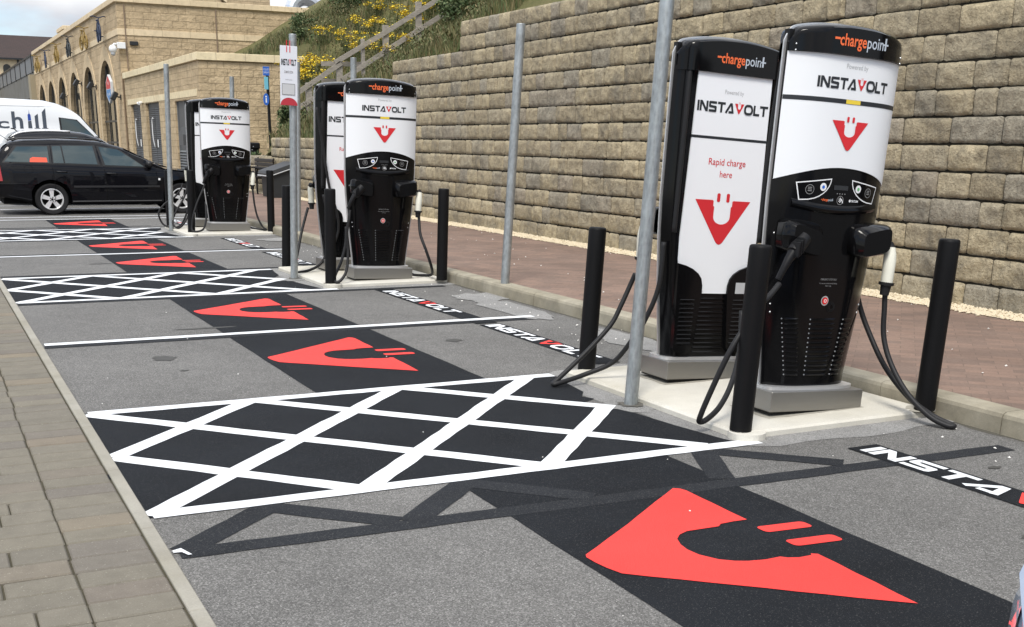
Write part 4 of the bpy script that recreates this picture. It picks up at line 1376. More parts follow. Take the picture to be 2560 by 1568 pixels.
for i, (a, b, z) in enumerate(DOORS[:2]):
    d_ = part(MB().box(AX + .12, AX + .20, a, b, 0, z), 'louvred_door', M_GREYDOOR2)
    lv = MB()
    mid = (a + b) / 2
    for s0, s1 in ((a + .12, mid - .06), (mid + .06, b - .12)):
        zz = .25
        while zz < z - .15:
            lv.add([(AX + .118, s0, zz), (AX + .118, s1, zz), (AX + .085, s1, zz - .035), (AX + .085, s0, zz - .035)], [(0, 1, 2, 3)])
            zz += .075
    part(lv, 'door_louvres', M_GREYDOOR, d_); d_.children[0].matrix_parent_inverse = Matrix.Identity(4)
    hn = MB().tube(smooth_pts([(AX + .10, mid + .45, 1.10), (AX + .04, mid + .45, 1.5), (AX + .04, mid + .45, 2.1), (AX + .04, mid + .36, 2.26), (AX + .05, mid + .22, 2.25)], 5), .022, 8)
    part(hn, 'door_stay', M_WHITEPL, d_, smooth=True); d_.children[1].matrix_parent_inverse = Matrix.Identity(4)
    nt2 = part(MB().box(AX + .075, AX + .085, mid - .45, mid - .22, 1.12, 1.42), 'door_notice', M_WHITEPL, d_); nt2.matrix_parent_inverse = Matrix.Identity(4)
    lk = part(MB().box(AX + .06, AX + .09, mid - .12, mid + .08, 1.12, 1.42), 'door_lock', M_DARKFR, d_); lk.matrix_parent_inverse = Matrix.Identity(4)
a, b, z = DOORS[2]
gt = part(MB().box(AX + .10, AX + .18, a, b, 0, z), 'service_gate', M_GREYDOOR)
gl = MB()
for k in range(3):
    yy = a + (b - a) * k / 2
    gl.box(AX + .07, AX + .098, yy - .06 + (.06 if k == 0 else 0) - (.06 if k == 2 else 0), yy + .06 + (.06 if k == 0 else 0) - (.06 if k == 2 else 0), 0, z)
zz = .25
while zz < 1.05:
    gl.add([(AX + .098, a + .1, zz), (AX + .098, b - .1, zz), (AX + .05, b - .1, zz - .05), (AX + .05, a + .1, zz - .05)], [(0, 1, 2, 3)])
    zz += .10
o_ = part(gl, 'gate_louvres', mat('gate_grey_light', (0.13, 0.14, 0.145), 0.5), gt); o_.matrix_parent_inverse = Matrix.Identity(4)
part(MB().prism([(43.35, 1.25), (44.05, 1.25), (44.05, 1.62), (43.70, 1.86), (43.35, 1.62)], lambda p, q_, d: (d, p, q_), AX + .04, AX - .22), 'meter_box', M_GREYDOOR)
part(MB().box(AX - .06, AX + .06, 43.66, 43.74, .1, 1.245), 'meter_post', M_GREYDOOR)
# things fixed to the building
wl = empty('wall_lamp', (AX - .02, 53.3 - .9, 2.92), label='white twin spotlight fixed over the louvred grey doors', cat='lamp')
wl.scale = (.55, .55, .55)
mb = MB(); mb.bbox(-.10, .0, -.12, .12, -.06, .06, .01); mb.build('lamp_base', M_WHITEPL, wl)
for s in (-1, 1):
    MB().cyl((-.10, s * .22, -.02), (-.30, s * .32, -.10), .10, 12, .12).build('lamp_head', M_WHITEPL, wl)
cc = empty('security_camera', (8.72, 56.70, 5.32), label='white dome security camera on a bracket at the building corner', cat='camera')
cc.scale = (.75, .75, .75)
MB().bbox(-.06, .42, -.15, .08, -.02, .34, .02).build('bracket', M_WHITEPL, cc)
MB().tube([(-.06, -.05, .22), (-.22, -.07, .22), (-.30, -.08, .12)], .07, 10).build('arm', M_WHITEPL, cc, smooth=True)
MB().ball((-.32, -.08, -.06), .23, 16, (1, 1, 1.05)).build('dome_housing', M_WHITEPL, cc, smooth=True)
MB().ball((-.32, -.08, -.30), .14, 14).build('dome', mat('dome_grey', (.45, .47, .49), .15), cc, smooth=True)
for y, z, lab in ((65.0, 3.95, 'black floodlight between the first and second arch of the stone building'), (57.35, 3.25, 'black floodlight at the stone building corner beside the nearest arch'), (77.6, 3.80, 'black floodlight between the third and fourth arch of the stone building'), (70.6, 4.30, 'small black floodlight high between the second and third arch')):
    f_ = empty('floodlight', (BX, y, z), label=lab, cat='floodlight', group='floodlights on the arcade wall')
    MB().cyl((-.03, 0, 0), (-.22, 0, .03), .03, 8).bbox(-.04, -.001, -.09, .09, -.12, .12, .01).build('bracket', M_DARKFR, f_)
    h_ = MB().bbox(-.16, .06, -.21, .21, -.19, .19, .03)
    ho = h_.build('lamp_head', M_DARKFR, f_)
    ho.location = (-.26, 0, .02); ho.rotation_euler = (0, math.radians(32), 0)
# hexagonal projecting sign in the first arch
hs = empty('hanging_sign', (BX + .02, 60.7, 3.72), (0, 0, math.radians(90)), 'tall hexagonal red and blue shop sign in the nearest arch', 'sign')
hexp = [(-.66, .28), (0, .60), (.66, .28), (.66, -.28), (0, -.60), (-.66, -.28)]
MB().prism([(a * 1.1, b * 1.1) for a, b in hexp][::-1], lambda a, b, d: (a, d, b), -.06, .06).build('sign_rim', M_WHITEPL, hs)
for s in (-1, 1):
    up = [(-.66, .28), (0, .60), (.66, .28), (.66, .0), (-.66, .0)]
    lo_ = [(-.66, -.02), (.66, -.02), (.66, -.28), (0, -.60), (-.66, -.28)]
    MB().poly([(a, s * .063, b) for a, b in up]).build('red_face', mat('sign_red2', (.55, .02, .03), .4), hs)
    MB().poly([(a, s * .063, b) for a, b in lo_]).build('blue_face', mat('sign_blue2', (.05, .22, .50), .4), hs)
    for (a, b) in ((.0, .26), (-.26, -.24), (.26, -.24)):
        MB().disc((a, b), .075, lambda x, z: (x, s * .065, z), 16).build('sign_dot', M_WHITEPL, hs)
for (y, w_, z0, z1, c_, nm, lab) in ((72.9, 2.3, 1.6, 4.10, (.55, .57, .60), 'shop_banner', 'white banner with dark lettering hanging in the third arch'),
                                    (67.0, 3.2, 3.05, 3.75, (.72, .74, .75), 'shop_banner', 'torn edged white banner across the second arch'),
                                    (86.0, 1.6, 2.6, 3.9, (.35, .48, .38), 'shop_banner', 'pale green poster in the fifth arch'),
                                    (79.8, 1.8, 1.4, 2.9, (.60, .62, .63), 'shop_banner', 'pale poster low in the fourth arch')):
    bo_ = empty(nm, (BX + .30, y, z0), label=lab, cat='banner', group='banners in the arches')
    MB().bbox(0, .03, -w_ / 2, w_ / 2, 0, z1 - z0, .003).build('banner_sheet', mat('banner%d' % int(y), c_, .6), bo_)
    if y == 72.9:
        t_ = MB()
        for p0, p1, q0, q1 in ((-.75, -.6, 1, 1.5), (-.75, -.35, 1.4, 1.5), (-.25, -.1, 1, 1.5), (.0, .45, 1.38, 1.5), (.0, .12, 1, 1.5), (.33, .45, 1, 1.5), (.55, .75, 1, 1.5)):
            t_.poly([(-.004, -p0, q0), (-.004, -p1, q0), (-.004, -p1, q1), (-.004, -p0, q1)])
        t_.build('banner_lettering', M_INK, bo_)
menu = empty('menu_board', (BX + .32, 67.2, .2), label='black chalk menu board filling the foot of the second arch', cat='menu board')
MB().bbox(0, .04, -1.7, 1.7, 0, 2.8, .01).build('board', M_DARKFR, menu)
mb = MB()
random.seed(5)
for k in range(16):
    y_, z_ = random.uniform(-1.3, 1.1), random.uniform(.5, 2.5)
    mb.poly([(-.004, y_, z_), (-.004, y_ + .3, z_), (-.004, y_ + .3, z_ + .10), (-.004, y_, z_ + .10)])
mb.build('chalk_marks', mat('chalk', (.32, .32, .32), .8), menu)
# six painted bicycles fixed to the band above the arches
def make_bike(m):
    b = empty('wall_bicycle')
    R_ = .33
    for x in (-.95, .05):
        wv = MB()
        wv.tube([(x + R_ * math.cos(2 * PI * k / 24), 0, R_ + R_ * math.sin(2 * PI * k / 24)) for k in range(25)], .038, 8, caps=False)
        w_ = wv.build('wheel', m, b, smooth=True)
        sp = MB()
        for k in range(8):
            sp.cyl((x, 0, R_), (x + (R_ - .01) * math.cos(PI * k / 4), 0, R_ + (R_ - .01) * math.sin(PI * k / 4)), .007, 5)
        sp.cyl((x, -.06, R_), (x, .06, R_), .03, 8)
        sp.build('spokes', m, w_)
    MB().tube([(.05 - .95, -.045, .33), (-.78, -.045, .66), (-.72, 0, .92)], .022, 6).tube([(-.95, .045, .33), (-.78, .045, .66), (-.74, 0, .84)], .022, 6).build('fork', m, b)
    fr_ = MB()
    fr_.tube([(-.74, 0, .84), (-.42, 0, .34)], .03, 7).tube([(-.74, 0, .90), (-.20, 0, .84)], .028, 7).tube([(-.42, 0, .34), (-.17, 0, .92)], .028, 7)
    fr_.tube([(-.42, .04, .34), (.05, .05, .33)], .02, 6).tube([(-.2, .03, .84), (.05, .05, .33)], .018, 6).tube([(-.42, -.04, .34), (.05, -.05, .33)], .02, 6).tube([(-.2, -.03, .84), (.05, -.05, .33)], .018, 6)
    fr_.build('frame', m, b)
    MB().tube(smooth_pts([(-.66, -.36, 1.06), (-.78, -.22, 1.08), (-.74, 0, 1.02), (-.78, .22, 1.08), (-.66, .36, 1.06)], 4), .024, 7).tube([(-.74, 0, .90), (-.74, 0, 1.03)], .024, 7).build('handlebar', m, b)
    MB().ball((-.15, 0, .95), .12, 10, (1.1, .6, .4)).build('saddle', m, b, smooth=True)
    MB().disc((-.42, .34), .09, lambda x, z: (x, -.05, z), 14).cyl((-.42, -.13, .22), (-.42, .13, .46), .015, 6).bbox(-.49, -.35, -.2, -.11, .20, .24, .01).bbox(-.49, -.35, .11, .2, .44, .48, .01).build('crank', m, b)
    return b
M_BKBLUE = mat('bike_blue', (0.022, 0.035, 0.075), 0.5)
M_BKGOLD = mat('bike_gold', (0.26, 0.175, 0.045), 0.5)
M_BKDARK = mat('bike_dark', (0.03, 0.036, 0.04), 0.5)
BK = [(60.4, M_BKBLUE, 'dark blue bicycle on the wall, nearest the building corner'), (66.5, M_BKGOLD, 'gold bicycle on the wall next to the nearest dark blue one'), (72.8, M_BKDARK, 'blackish bicycle on the wall between two gold ones'), (79.1, M_BKGOLD, 'small gold bicycle, fourth from the building corner'), (85.3, M_BKBLUE, 'small dark blue bicycle, second from the far end of the wall'), (91.7, M_BKGOLD, 'smallest gold bicycle at the far end of the wall')]
for y, m_, lab in BK:
    b = make_bike(m_)
    b.location = (BX - .30, y + .45, 5.84)
    b.rotation_euler = (0, 0, math.radians(90 + random.uniform(-6, 6)))
    tag(b, lab, 'bicycle', 'bicycles fixed along the stone wall')
# roof duct, gable block behind, brown roofed hall, footbridge
dk = empty('roof_duct', (17.75, 60, ZT + .12), label='shiny silver ventilation duct elbow on the stone building roof', cat='duct')
rows = []
for k in range(13):
    g = PI * k / 12
    cx_, cz_ = .68 - .68 * math.cos(g), .30 + .62 * math.sin(g)
    ex, ez = -math.cos(g), math.sin(g)
    rows.append([(cx_ + ex * .36 * math.cos(2 * PI * j / 14), .36 * math.sin(2 * PI * j / 14), cz_ + ez * .36 * math.cos(2 * PI * j / 14)) for j in range(14)])
M_DUCT = mat('duct_metal', (.75, .77, .80), .28, 1.0)
MB().grid(rows, True).build('elbow', M_DUCT, dk)
for x in (0, 1.36):
    MB().cyl((x, 0, -.1), (x, 0, .32), .36, 14).build('riser', M_DUCT, dk)
gb_ = empty('rear_stone_block', (18.2, 75, 0), label='stone gabled block rising behind the parapet of the station building', cat='building')
MB().box(-.1, 2.6, 0, 6, 0, 11.5).build('wall', M_STONE, gb_)
MB().prism([(-3.2, 7.0), (-.4, 7.0), (-.4, 9.6), (-3.2, 11.2)], lambda a, b, d: (a, d, b), 0, 5).build('gable_wall', M_STONE, gb_)
MB().prism([(-3.25, 11.35), (-.1, 9.45), (-.1, 9.62), (-3.25, 11.6)], lambda a, b, d: (a, d, b), -.12, 5).build('verge_coping', M_ASHLAR, gb_)
ch_ = empty('chimney_cap', (10.6, 88.5, ZT), label='low stone chimney cap peeping over the arcade parapet', cat='chimney')
MB().bbox(-.4, .4, 0, 3.6, 0, 1.25, .02).build('stack', M_STONE, ch_)
MB().bbox(-.55, .55, -.15, 3.75, 1.252, 1.5, .02).build('cap', M_ASHLAR, ch_)
hall = empty('station_hall', (0, 140, 0), label='distant stone hall with a broad dark brown roof', cat='building')
M_BROWN = mat('brown_roof', (0.040, 0.024, 0.020), 0.8)
q = NB(M_BROWN)
c = q.coord()
v_ = q.n('ShaderNodeTexBrick', {'Vector': c, 'Scale': 1.0, 'Color1': (0.042, 0.025, 0.021, 1), 'Color2': (0.034, 0.021, 0.018, 1), 'Mortar': (0.02, .013, .012, 1), 'Mortar Size': .02, 'Brick Width': .5, 'Row Height': .4})
q.color(v_.outputs['Color'])
wl_ = MB().box(-30, 30, 0, .6, 0, 9.5); wl_.build('wall', M_ASHLAR, hall)
rf = MB().prism([(-.5, 9.45), (6.0, 12.2), (12.5, 9.45), (12.5, 9.3), (6.0, 12.0), (-.5, 9.3)], lambda a, b, d: (d, a, b), -31, 31); rf.build('roof', M_BROWN, hall)
MB().box(-31, 31, -.62, -.5, 9.28, 9.45).build('gutter', M_DARKFR, hall)
for k in range(-2, 5):
    x = 9.95 - 2.9 * k
    w_ = MB().prism(arch_pts(x, .38, 8.45, 10)[1:-1] + [(x + .38, 6.5), (x - .38, 6.5)], lambda a, b, d: (a, d, b), -.02, -.06)
    w_.build('window', M_DGLASS, hall)
    MB().box(x + 1.05, x + 1.25, -.14, -.01, 3, 9.3).build('downpipe', M_DARKFR, hall)
fb = empty('footbridge', (8.7, 97.1, 0), label='grey footbridge with panelled parapet meeting the far end of the stone building', cat='bridge')
M_CONC = concrete('bridge_concrete', (0.17, 0.17, 0.16), .15, 2)
M_PARA = mat('parapet_grey', (0.16, 0.175, 0.19), 0.5)
MB().box(0.02, 2.6, 0.2, 80, 4.35, 6.1).build('deck_beam', M_CONC, fb)
MB().box(-.02, .06, .2, 80, 6.12, 7.22).build('parapet_panel', M_PARA, fb)
MB().box(-.08, .12, .2, 80, 7.222, 7.36).build('handrail', M_DARKFR, fb)
for k in range(14):
    MB().box(-.07, -.021, .4 + 5.2 * k, .62 + 5.2 * k, 6.0, 7.22).build('parapet_post', M_DARKFR, fb)
MB().box(-.3, 2.4, -.2, 1.4, 0, 5.9).build('pier', mat('pier_stone', (.30, .26, .18), .9), fb)
MB().box(.3, 2.3, 2, 78, 0, 4.3).build('dark_abutment', mat('abutment', (.018, .018, .018), .9), fb)

# ------------------------------------------------------------------ fence on the bank
M_TIMBER = mat('weathered_timber', (0.17, 0.145, 0.115), 0.85, spec=0.2)
q = NB(M_TIMBER)
c = q.coord()
n_ = q.noise(q.n('ShaderNodeMapping', {'Vector': c, 'Scale': (3, 25, 25)}).outputs[0], 3, 5, .65)
q.color(q.ramp(n_, [(0.3, (0.19, 0.172, 0.145)), (0.55, (0.32, 0.29, 0.25)), (0.75, (0.42, 0.385, 0.335))]))
q.bump(n_, .4, .01)
fe = empty('timber_fence', (10.0, 33.5, 2.4), label='weathered timber post and rail fence climbing the grassy bank', cat='fence')
def fpart(mb, nm):
    o = mb.build(nm, M_TIMBER, fe)
    o.matrix_parent_inverse = Matrix.Translation((-10.0, -33.5, -2.4))
for x, zb, zt in ((10.33, 2.0, 3.06), (11.26, 2.7, 3.72), (11.99, 3.0, 4.32), (12.70, 3.4, 4.72), (13.74, 3.9, 5.42), (14.9, 4.6, 5.9)):
    wd = .045 if abs(x - 11.99) < .01 else .085
    fpart(MB().bbox(x - wd, x + wd, 33.5, 33.62, zb, zt, .008), 'post')
def rail(a, b, z0, z1, h=.065, y=33.46):
    s_ = Vector((b - a, 0, z1 - z0)).normalized()
    n2 = Vector((-s_.z, 0, s_.x)) * h
    mb = MB()
    P_ = [Vector((a, 0, z0)) - n2, Vector((b, 0, z1)) - n2, Vector((b, 0, z1)) + n2, Vector((a, 0, z0)) + n2]
    mb.prism([(p.x, p.z) for p in P_], lambda u, v, d: (u, d, v), y, y + .038)
    fpart(mb, 'rail')
rail(9.75, 11.30, 2.63, 3.63)
rail(11.10, 12.72, 3.63, 4.555)
rail(12.72, 15.2, 4.56, 6.03)
rail(9.9, 11.30, 2.32, 3.13)
rail(11.3, 12.70, 3.17, 4.03)
rail(12.72, 15.2, 4.05, 5.53)
rail(10.75, 12.02, 3.60, 3.63, y=33.63)
rail(10.75, 11.8, 3.13, 3.13, y=33.63)

# ------------------------------------------------------------------ vegetation
def leafmat(name, stops, rough=0.7):
    m = mat(name, stops[0][1], rough, spec=0.25)
    q = NB(m)
    g = q.n('ShaderNodeNewGeometry').outputs['Random Per Island']
    q.color(q.ramp(g, stops))
    return m
M_GRASS = leafmat('grass_blades', [(0, (0.060, 0.085, 0.030)), (.3, (0.095, 0.118, 0.043)), (.55, (0.145, 0.135, 0.058)), (.75, (0.205, 0.160, 0.082)), (.9, (0.08, 0.105, 0.045)), (1, (0.14, 0.090, 0.052))])
M_LEAF = leafmat('shrub_leaves', [(0, (0.035, 0.062, 0.024)), (.5, (0.07, 0.105, 0.042)), (.85, (0.12, 0.15, 0.065)), (1, (0.16, 0.165, 0.08))])
M_FLOWER = leafmat('ragwort_flowers', [(0, (0.66, 0.46, 0.02)), (.5, (0.80, 0.60, 0.03)), (1, (0.85, 0.70, 0.08))])
M_STEM = leafmat('ragwort_stems', [(0, (0.045, 0.065, 0.022)), (.6, (0.08, 0.095, 0.035)), (1, (0.12, 0.10, 0.05))])
random.seed(31)
def blade(mb, x, y, z, h, w_, lean, a):
    dx, dy = math.cos(a) * lean * h, math.sin(a) * lean * h
    pa = a + random.uniform(.6, 2.2)
    wx, wy = math.cos(pa) * w_, math.sin(pa) * w_
    mb.add([(x - wx, y - wy, z), (x + wx, y + wy, z), (x + dx * .4 + wx * .7, y + dy * .4 + wy * .7, z + h * .6), (x + dx * .4 - wx * .7, y + dy * .4 - wy * .7, z + h * .6), (x + dx, y + dy, z + h)], [(0, 1, 2, 3), (3, 2, 4)])
gr = MB()
cnt = 0
while cnt < 85000:
    y = random.uniform(17.5, 52)
    x = 8.75 + (random.random() ** 1.1) * min(11.5, 6.5 + (y - 17) * .2)
    # a clumpy cover, longer and browner in drifts
    if y > 41 and x < 13.0: continue
    n_ = mnoise.noise(Vector((x * .9, y * .9, 7)))
    if n_ < -.35 and random.random() < .6: continue
    sc = 1 + (y - 17) * .015
    h = random.uniform(.12, .34) * (1.15 + n_ * .8)
    blade(gr, x, y, bank_z(x, y) - .03, h, random.uniform(.003, .008) * sc * 1.5, random.uniform(.1, .55), random.uniform(0, 2 * PI))
    cnt += 1
for _ in range(520):          # taller weeds and dry stalks standing in the grass
    y = random.uniform(18, 50)
    x = 8.9 + random.random() * min(10.5, 5.5 + (y - 17) * .2)
    if y > 41 and x < 13.0: continue
    z = bank_z(x, y)
    hh = random.uniform(.3, .85)
    ww = random.uniform(.12, .35)
    for j in range(46):
        a = random.uniform(0, 2 * PI)
        r_ = random.random() ** .6 * ww
        zz = z + random.uniform(.1, 1) * hh * (1 - .4 * r_ / ww)
        s = random.uniform(.02, .05)
        b = random.uniform(0, 2 * PI)
        cx, cy = x + math.cos(a) * r_, y + math.sin(a) * r_
        gr.add([(cx - math.cos(b) * s, cy - math.sin(b) * s, zz - s * .6), (cx + math.sin(b) * s * .4, cy - math.cos(b) * s * .4, zz), (cx + math.cos(b) * s, cy + math.sin(b) * s, zz + s * .9), (cx - math.sin(b) * s * .4, cy + math.cos(b) * s * .4, zz + s * .2)], [(0, 1, 2, 3)])
tag(gr.build('grass', M_GRASS), kind='stuff', label='rough dry grass covering the bank above the stone retaining wall', cat='grass')
def bush(name, x, y, z, w_, h, n, m, label, cat, group=None, leaf=.05, stems=8):
    r_ = empty(name, (x, y, z - .08), label=label, cat=cat, group=group)
    mb = MB()
    cl = [(random.gauss(0, w_ * .30), random.gauss(0, w_ * .30), random.uniform(.25, .95) * h, random.uniform(.16, .34) * w_) for _ in range(11)]
    for _ in range(int(n * 1.9)):
        c_ = random.choice(cl)
        d = Vector((random.gauss(0, 1), random.gauss(0, 1), random.gauss(0, 1))).normalized() * c_[3] * random.uniform(.45, 1.1)
        p = Vector(c_[:3]) + d
        if p.z < 0: continue
        a = Vector((random.gauss(0, 1), random.gauss(0, 1), random.gauss(0, .6))).normalized()
        b = a.cross(Vector((random.gauss(0, 1), random.gauss(0, 1), random.gauss(0, 1)))).normalized()
        s = leaf * random.uniform(.6, 1.4)
        mb.add([p - a * s, p - b * s * .42 + Vector((0, 0, s * .2)), p + a * s, p + b * s * .42], [(0, 1, 2, 3)])
    mb.build('foliage', m, r_)
    sb = MB()
    for c_ in cl[:stems]:
        sb.tube([(c_[0] * .2, c_[1] * .2, 0), (c_[0] * .6, c_[1] * .6, c_[2] * .55), c_[:3]], [.018, .012, .006], 5)
    sb.build('stems', M_STEM, r_)
    return r_
def ragwort(x, y, z, w_, h, heads, label):
    r_ = empty('ragwort_plant', (x, y, z - .05), label=label, cat='flowering plant', group='yellow ragwort on the bank')
    fl, sm = MB(), MB()
    for k in range(heads):
        px, py = random.gauss(0, w_ * .42), random.gauss(0, w_ * .42)
        pz = h * random.uniform(.55, 1.05)
        sm.tube([(px * .35, py * .35, 0), (px * .7, py * .7, pz * .6), (px, py, pz)], [.012, .010, .006], 4, caps=False)
        for j in range(7):
            t = random.uniform(.2, .9)
            a = random.uniform(0, 2 * PI)
            q0 = Vector((px * (.35 + .65 * t), py * (.35 + .65 * t), pz * t))
            l_ = random.uniform(.05, .12)
            sm.add([q0, q0 + Vector((math.cos(a) * l_ * .5 - math.sin(a) * .015, math.sin(a) * l_ * .5 + math.cos(a) * .015, .02)), q0 + Vector((math.cos(a) * l_, math.sin(a) * l_, .0))], [(0, 1, 2)])
        for j in range(26):
            d = Vector((random.gauss(0, .075), random.gauss(0, .075), random.gauss(0, .03)))
            p = Vector((px, py, pz)) + d
            s = random.uniform(.016, .030)
            a = random.uniform(0, PI)
            tx, ty = random.uniform(-.5, .5), random.uniform(-.5, .5)
            fl.add([(p.x + s * math.cos(a + PI / 3 * i), p.y + s * math.sin(a + PI / 3 * i), p.z + s * (tx * math.cos(a + PI / 3 * i) + ty * math.sin(a + PI / 3 * i))) for i in range(6)], [tuple(range(6))])
    fl.build('blossoms', M_FLOWER, r_)
    sm.build('stems', M_STEM, r_)
RW = [(11.45, 37.0, 3.2, 1.1, .75, 26, 'largest yellow ragwort clump, left of the lowest fence post'),
      (11.2, 36.2, 3.0, .8, .6, 18, 'yellow ragwort clump close below the largest one'),
      (11.75, 37.6, 3.55, .8, .6, 14, 'yellow ragwort clump at the top of the lowest rails'),
      (12.95, 40.2, 4.65, .6, .6, 9, 'sparse yellow ragwort left of the fence, near the building parapet'),
      (13.05, 37.9, 4.35, .7, .6, 15, 'yellow ragwort standing just above the upper rail, mid fence'),
      (13.8, 37.5, 4.75, .7, .6, 13, 'yellow ragwort above the thin fence post'),
      (13.18, 34.1, 4.1, .7, .5, 17, 'bright yellow ragwort in front of the lower rail'),
      (14.3, 36.3, 4.85, .6, .6, 11, 'yellow ragwort behind the rails left of the tall post'),
      (14.7, 39.8, 5.6, .6, .5, 9, 'yellow ragwort high on the bank, farthest from the fence'),
      (15.35, 36.2, 5.5, .7, .6, 18, 'yellow ragwort at the top right end of the fence'),
      (15.1, 36.0, 5.3, .6, .5, 10, 'yellow ragwort just below the topmost clump'),
      (14.6, 37.5, 5.25, .5, .5, 7, 'small yellow ragwort between the rails and the high bank'),
      (12.5, 33.6, 3.75, .6, .5, 9, 'low yellow ragwort under the lower rail'),
      (12.65, 35.7, 3.9, .5, .5, 7, 'small yellow ragwort beside the thin fence post'),
      (13.9, 39.3, 5.05, .5, .5, 6, 'faint yellow ragwort behind the fence on the middle bank')]
for a in RW: ragwort(*a)
SH = [('shrub', 16.9, 49.8, 6.7, .8, .6, 700, 'dark green shrub on top of the bank beside the silver duct'),
      ('shrub', 17.6, 49.0, 7.1, 1.1, .8, 900, 'dark green shrub high on the bank right of the duct'),
      ('shrub', 13.9, 44.9, 4.85, .9, .7, 800, 'grey green shrub growing against the building parapet'),
      ('shrub', 13.6, 42.6, 4.6, .8, .6, 600, 'low green shrub at the right end of the annex coping'),
      ('shrub', 15.6, 34.4, 5.3, .9, .6, 900, 'dark green shrub at the upper end of the fence'),
      ('shrub', 10.35, 35.6, 1.5, .8, 1.3, 900, 'dark green shrub behind the sign pole, below the fence'),
      ('shrub', 9.35, 33.0, .85, .5, 1.1, 600, 'leafy green shrub on the low wall beside the blue sign post'),
      ('shrub', 8.8, 33.4, .5, .5, .6, 500, 'small leafy weed patch at the foot of the blue sign post'),
      ('shrub', 13.5, 44.0, 4.75, .7, .7, 600, 'bushy green plant just above the end of the annex coping'),
      ('shrub', 14.6, 47.0, 5.6, .9, .6, 600, 'green plant against the main building wall, below its parapet'),
      ('shrub', 15.2, 43.4, 6.1, 1.6, 1.3, 900, 'olive shrub halfway up the bank above the fence'),
      ('shrub', 14.5, 32.4, 4.85, 1.2, .7, 900, 'dark green shrub above the stepped wall end')]
for nm, x, y, z, w_, h, n, lab in SH:
    bush(nm, x, y, z, w_, h, n, M_LEAF, lab, 'shrub', 'shrubs on the bank', .030 + .0008 * y)
